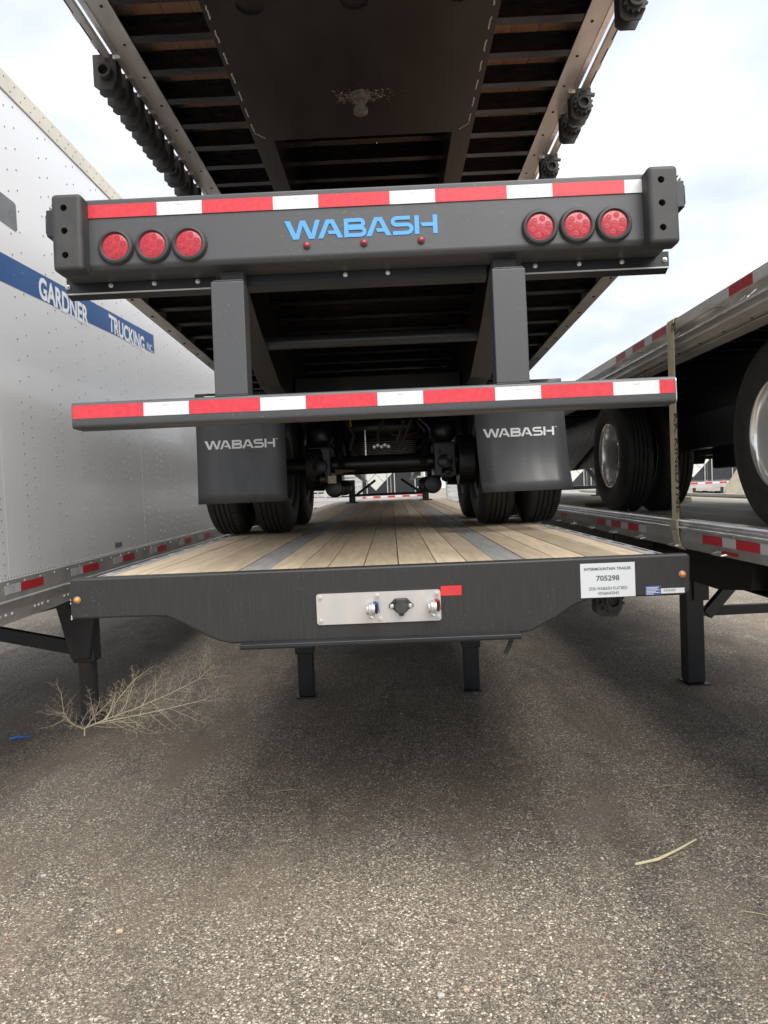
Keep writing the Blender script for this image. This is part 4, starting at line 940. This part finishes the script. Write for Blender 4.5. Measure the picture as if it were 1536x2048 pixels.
for a, b, c, m_ in ((4.26, 4.445, 4.739, 1), (5.156, 5.349, 5.643, 1), (5.949, 6.149, 6.438, 1), (6.851, 7.056, 7.354, 1), (7.80, 7.998, 8.278, 1), (8.60, 8.83, 9.12, 1), (3.4, 3.58, 3.86, 1)):
    PV('reflective_tape', MB().box(.0102, .0116, a, b, .900, .955), 'tape_dull'); PV('reflective_tape', MB().box(.0102, .0116, b + .001, c, .900, .955), 'tape_red')
    dsk = MB(); dsk.lathe([(.016, .0116), (.016, .0122), (.011, .0122), (.011, .0116)], 16, 'x', (0, (a + b) / 2, .928), close=False); PV('tape_mark', dsk, 'rail_grey')
# blue stripe, slightly rising, and lettering
sl = .028
def zc(y): return 2.935 + (y - 4.46) * sl
PV('blue_stripe', MB().prism([(2.0, zc(2.0) - .09), (7.33, zc(7.33) - .093), (7.33, zc(7.33) + .094), (2.0, zc(2.0) + .09)], 'x', .0004, .0014), 'van_blue')
def vtext(s, y0, y1, h, dz=0, bold=.03):
    me = text_mesh('lettering', s, 'logo_white', h, y1 - y0, bold=bold)
    link('lettering', me, VN, (1.3 + .0022, y0 - 1.9, zc(y0) - h / 2 + dz), (R(90), 0, R(90))).rotation_euler = (Matrix.Rotation(math.atan(sl), 3, 'X').inverted() @ Matrix(((0, 0, 1), (1, 0, 0), (0, 1, 0)))).to_euler()
vtext('GARDNER', 4.935, 5.735, .150, bold=.034); vtext('TRUCKING,', 6.16, 7.08, .145, bold=.034); vtext('INC.', 7.11, 7.29, .075, dz=-.045, bold=.01)
PV('grey_patch', MB().prism([(4.2, 3.235), (4.67, 3.225), (4.69, 3.24), (4.69, 3.40), (4.67, 3.41), (4.2, 3.42)], 'x', .0004, .0024), 'patch_grey')
PV('repair_patch', MB().prism(rounded_rect(6.02, 6.18, 1.035, 1.075, .01), 'x', .0004, .0014), 'patch_grey')
# landing leg with its bracket and braces
lx, ly = .24, 5.90
PV('landing_leg', MB().box(-lx - .092, -lx + .092, ly - .085, ly + .085, .10, .90), 'rusty_steel', bevel=.02)
fo = MB(); fo.lathe([(.072, GZ + .03), (.075, .11)], 20, 'z', (-lx, ly, 0)); fo.lathe([(.14, GZ), (.14, GZ + .02), (.095, GZ + .045), (.08, GZ + .06)], 24, 'z', (-lx, ly, 0)); PV('leg_foot', fo, 'rusty_steel', smooth=True)
PV('leg_bracket', MB().frust(-lx - .08, -lx + .07, ly - .13, ly - .06, .14, -lx - .21, -lx + .19, ly - .15, ly - .05, .74), 'rusty_steel', bevel=.014)
for xx, zz in ((-lx - .04, .60), (-lx + .105, .62)):
    b = MB(); b.lathe([(.026, 0), (.026, -.002), (0, -.002)], 16, 'y', (0, 0, 0)); o = part('bolt_slot', b, 'dark_hole', VN, (1.3 + xx, ly - .152 - 1.9, zz), smooth=True); o.scale = (.7, 1, 1.7)
PV('leg_brace', MB().bar((-lx - .08, ly, .215), (-2.0, ly + .1, .56), .06, .115), 'rusty_steel', bevel=.006)
PV('leg_brace', MB().bar((-lx - .1, ly + .2, .62), (-1.9, ly + .15, .30), .07, .09), 'black_steel')
PV('landing_leg', MB().box(-2.3, -2.12, ly - .08, ly + .08, GZ, .95), 'rusty_steel')
for y in (14.6, 15.9):
    for xx in (-.17, -.50, -2.08, -2.42): wheel(VN, xx + 1.3, y - 1.9, GZ + .52, -1 if xx < -1 else 1)
rebase(VN, GZ)

# ------------------------------------------------------------------ far row of parked trailers
def far_van(x, y, label, hgt=4.1, diamond=(-1,), dark='door_dark'):
    v = thing('box_trailer', label, 'box trailer', (x, y, 0.0), group='box trailers parked in the far row')
    def q(n, mb, m, **kw): return part(n, mb, m, v, **kw)
    q('body', MB().box(-1.3, 1.3, .10, 14, 1.08, hgt), 'frame_white')
    for s in (-1, 1):
        dd = q('rear_door', MB().box(*sorted((s * .03, s * 1.18)), .02, .10, 1.14, hgt - .12), dark)
        q('corner_post', MB().box(*sorted((s * 1.19, s * 1.3)), 0, .10, 1.0, hgt), 'frame_white')
        for xx in (.14, .95): part('lock_rod', MB().tube([(s * xx, -.01, 1.02), (s * xx, -.01, hgt - .1)], .022, 8), 'frame_white', dd, smooth=True)
        for zz in (1.35, 1.75, 2.4): part('hinge', MB().box(*sorted((s * 1.02, s * 1.22)), -.01, .02, zz - .03, zz + .03), 'frame_white', dd)
        if s in diamond:
            cx_, cz_, r_ = s * .60, 1.92, .66
            for kx, kz in ((0, .5), (0, -.5), (.5, 0), (-.5, 0)):
                c0, c1 = cx_ + kx * r_, cz_ + kz * r_; e = r_ * .485
                part('diamond_plate', MB().prism([(c0 - e, c1), (c0, c1 - e), (c0 + e, c1), (c0, c1 + e)], 'y', .0, .018), 'diamond', dd, bevel=.006)
        tl = MB(); tl.box(*sorted((s * .95, s * 1.2)), -.01, .02, .86, .92); q('tail_lamp', tl, 'tape_red_dark')
    q('sill', MB().box(-1.3, 1.3, -.02, .12, .84, 1.08), 'frame_white')
    for k in range(9):
        q('reflective_tape', MB().box(-1.29 + k * .287, -1.29 + (k + 1) * .287 - .002, -.024, -.021, .985, 1.055), 'tape_red' if k % 2 == 0 else 'tape_white')
    q('underride_guard', MB().box(-1.15, 1.15, .0, .1, .42, .54), 'frame_white'); q('underride_post', MB().box(-.6, -.5, .02, .08, .54, .84), 'leg_steel'); q('underride_post', MB().box(.5, .6, .02, .08, .54, .84), 'leg_steel')
    for s in (-1, 1):
        for xx in (1.08, .75):
            for yy in (1.6, 2.85): wheel(v, s * xx, yy, GZ + .52, s)
    rebase(v, GZ)
    return v
far_van(-.02, 28.0, 'dark doored box trailer in the far row seen under the middle flatbed axle', diamond=(-1,))
far_van(-3.9, 28.3, 'dark doored box trailer in the far row left of the one under the axle')
far_van(7.75, 28.2, 'dark doored box trailer in the far row seen beside the right mud flap')
far_van(12.6, 28.4, 'dark doored box trailer in the far row seen between the polished wheels')
far_van(17.4, 28.2, 'dark doored box trailer at the right end of the far row')
far_van(-8.2, 28.5, 'dark doored box trailer at the left end of the far row')
def far_flat(x, y, rz, label):
    v = thing('stock_trailer', label, 'trailer', (x, y, 0), (0, 0, R(rz)), group='slatted trailers in the far row')
    for k in range(9): part('slat', MB().box(-.95, .95, 0, .03, 1.0 + k * .16, 1.11 + k * .16), 'frame_white', v)
    for k in range(9): part('slat', MB().box(-.98, -.95, 0, 11, 1.0 + k * .16, 1.11 + k * .16), 'frame_white', v); part('slat', MB().box(.95, .98, 0, 11, 1.0 + k * .16, 1.11 + k * .16), 'frame_white', v)
    for k in range(12):
        for s in (-.97, .97): part('stake', MB().box(s - .03, s + .03, k * .98, k * .98 + .06, .9, 2.5), 'bright_alu', v)
    part('bed', MB().box(-.95, .95, .0, 11, .80, .98), 'rail_grey', v)
    for s in (-1, 1):
        for yy in (2.2, 3.4): wheel(v, s * .8, yy, GZ + .52, s)
    part('rear_legs', MB().box(-.7, .7, .3, .4, .1, .8), 'leg_steel', v)
    rebase(v, GZ)
far_flat(-2.0, 24.5, 8, 'white slatted stock trailer in the far row just left of the middle')
far_flat(2.9, 25.0, -7, 'white slatted stock trailer in the far row just right of the middle')

# ------------------------------------------------------------------ small things on the ground
def weed():
    mb = MB(); o = Vector((0, 0, 0))
    rng = random.Random(12)
    def P3(px, pz, dy=0): return Vector((o.x + px, o.y + dy, o.z + pz))
    def branch(pts, r0, depth):
        n = len(pts); rs = [r0 * .92 * (1 - .72 * i / (n - 1)) for i in range(n)]
        mb.tube(pts, rs, 4 if depth < 2 else 3, caps=False)
        if depth >= 4: return
        seglen = sum((pts[i + 1] - pts[i]).length for i in range(n - 1))
        cnt = int(seglen / (.034, .026, .026, .031)[depth]) + (1 if depth < 3 else 0)
        for k in range(cnt):
            t = .12 + .86 * (k + rng.random()) / max(1, cnt); f = t * (n - 1); i = min(int(f), n - 2); p = pts[i].lerp(pts[i + 1], f - i)
            d = (pts[i + 1] - pts[i]).normalized()
            side = 1 if (k % 2) else -1
            ang = side * R(rng.uniform(28, 58)); L_ = seglen * (1 - t * .55) * rng.uniform(.22, .46)
            L_ = max(.02, min(L_, .30))
            v = Matrix.Rotation(ang, 3, 'Y') @ d; v = (v + Vector((0, rng.uniform(-.75, .75), .06 + (.06 if v.z > 0 else 0)))).normalized()
            q = [p]; m = 4
            for j in range(m):
                v = (v + Vector((rng.uniform(-.12, .12), rng.uniform(-.12, .12), rng.uniform(-.05, .16)))).normalized(); np_ = q[-1] + v * L_ / m
                if np_.z < .004: np_.z = .004 + rng.random() * .01
                q.append(np_)
            branch(q, rs[i] * .55 if depth < 2 else .0009, depth + 1)
    branch([P3(0, 0), P3(.0, .05, .01), P3(.12, .10, .02), P3(.30, .16, .05), P3(.50, .24, .08), P3(.70, .34, .1), P3(.80, .44, .1)], .0062, 0)
    branch([P3(.05, .075, .01), P3(.18, .11, -.02), P3(.38, .15, -.04), P3(.60, .20, -.05), P3(.78, .24, -.05), P3(.86, .32, -.05)], .0050, 0)
    branch([P3(.13, .11, .02), P3(.20, .23, .05), P3(.30, .36, .08), P3(.42, .45, .1)], .0038, 1)
    branch([P3(-.0, .05), P3(-.08, .09, .0), P3(-.12, .17, .0), P3(-.14, .30, .02), P3(-.17, .38, .02)], .0045, 1)
    branch([P3(-.12, .12), P3(-.18, .09, -.03), P3(-.28, .07, -.03)], .0022, 2)
    branch([P3(-.12, .17), P3(-.2, .17, -.03), P3(-.27, .20, -.03)], .0018, 2)
    branch([P3(.01, .05), P3(.0, .10, -.04), P3(.04, .17, -.05), P3(.10, .24, -.06)], .0028, 2)
    ob = part('dry_weed', mb, 'twig', None); tag(ob, 'dry tan tumbleweed branch lying against the left landing leg', 'dry weed')
    ob['label'] = 'dry branching tan weed lying at the foot of the left landing leg'
    ob.location = (-2.50, 5.50, GZ); ob.scale = (1.27, 1.27, 1.12)
weed()
def stick(name, pts, r, m, label, cat, group=None):
    pts = [(a, b, c + GZ) for a, b, c in pts]
    ob = part(name, MB().tube(pts, r, 8), m, None, smooth=True); tag(ob, label, cat, group); return ob
stick('dry_stalk', [(1.088, 3.344, .008), (1.208, 3.377, .010), (1.336, 3.454, .013), (1.469, 3.556, .008)], [.0065, .0072, .006, .0045], 'stem_pale', 'pale dry stalk lying on the asphalt at the lower right', 'stalk')
for k, (x, y, a, l) in enumerate(((1.13, 2.47, .7, .05), (1.16, 2.30, -.5, .11), (-1.05, 3.6, 1.0, .04), (.57, 3.62, .5, .09), (-.15, 2.2, 1.1, .06), (-.6, 3.4, .2, .14), (1.25, 3.3, .1, .16))):
    x *= 1.272; y *= 1.272; l *= 1.27
    ob = stick('dry_straw', [(x - math.cos(a) * l / 2, y - math.sin(a) * l / 2, .004), (x + .004, y + .003, .007), (x + math.cos(a) * l / 2, y + math.sin(a) * l / 2, .004)], .0012, 'stem_pale',
               ('short straw upright of the stalk on the right', 'thin bent straw in front of the pale stalk', 'short straw near the blue twine', 'straw on the asphalt right of centre, before the legs', 'small straw at the bottom centre', 'long straw left of centre on the asphalt', 'long thin straw right of the centre under the notice')[k], 'straw', 'straws on the asphalt')
tw = MB(); rr = random.Random(3)
for k in range(7):
    y = 4.29 + k * .008; tw.tube([(-2.44 + rr.uniform(0, .02), y, .006), (-2.39, y + rr.uniform(-.02, .02), .014), (-2.35, 4.31 + rr.uniform(-.01, .02), .012), (-2.29 + rr.uniform(-.01, .01), 4.33 + rr.uniform(-.02, .02), .008)], .0035, 5)
ob = part('blue_twine', tw, 'blue_twine', None, (-2.37 * .272, 4.31 * .272, GZ), smooth=True); tag(ob, 'frayed scrap of blue plastic twine on the asphalt at the left edge', 'twine')
for k, (x, y, s_, lab) in enumerate(((-1.42, 2.70, .013, 'pale angular stone on the asphalt at the lower left'), (.08, 1.98, .013, 'pale round stone on the asphalt near the bottom centre'), (.155, 2.0, .011, 'tan stone beside the pale round one near the bottom centre'), (-.98, 2.33, .014, 'tan pebble on the asphalt left of the bottom centre'))):
    x *= 1.272; y *= 1.272; s_ *= 1.1
    v = [(x + p.x * s_ * 1.2, y + p.y * s_, GZ + s_ * .5 + p.z * s_ * .7) for p in IV]; ob = part('stone', MB().add(v, IF), ('stone_pale', 'stone_pale', 'stone_tan', 'stone_tan')[k], None); tag(ob, lab, 'stone', 'larger stones on the asphalt')
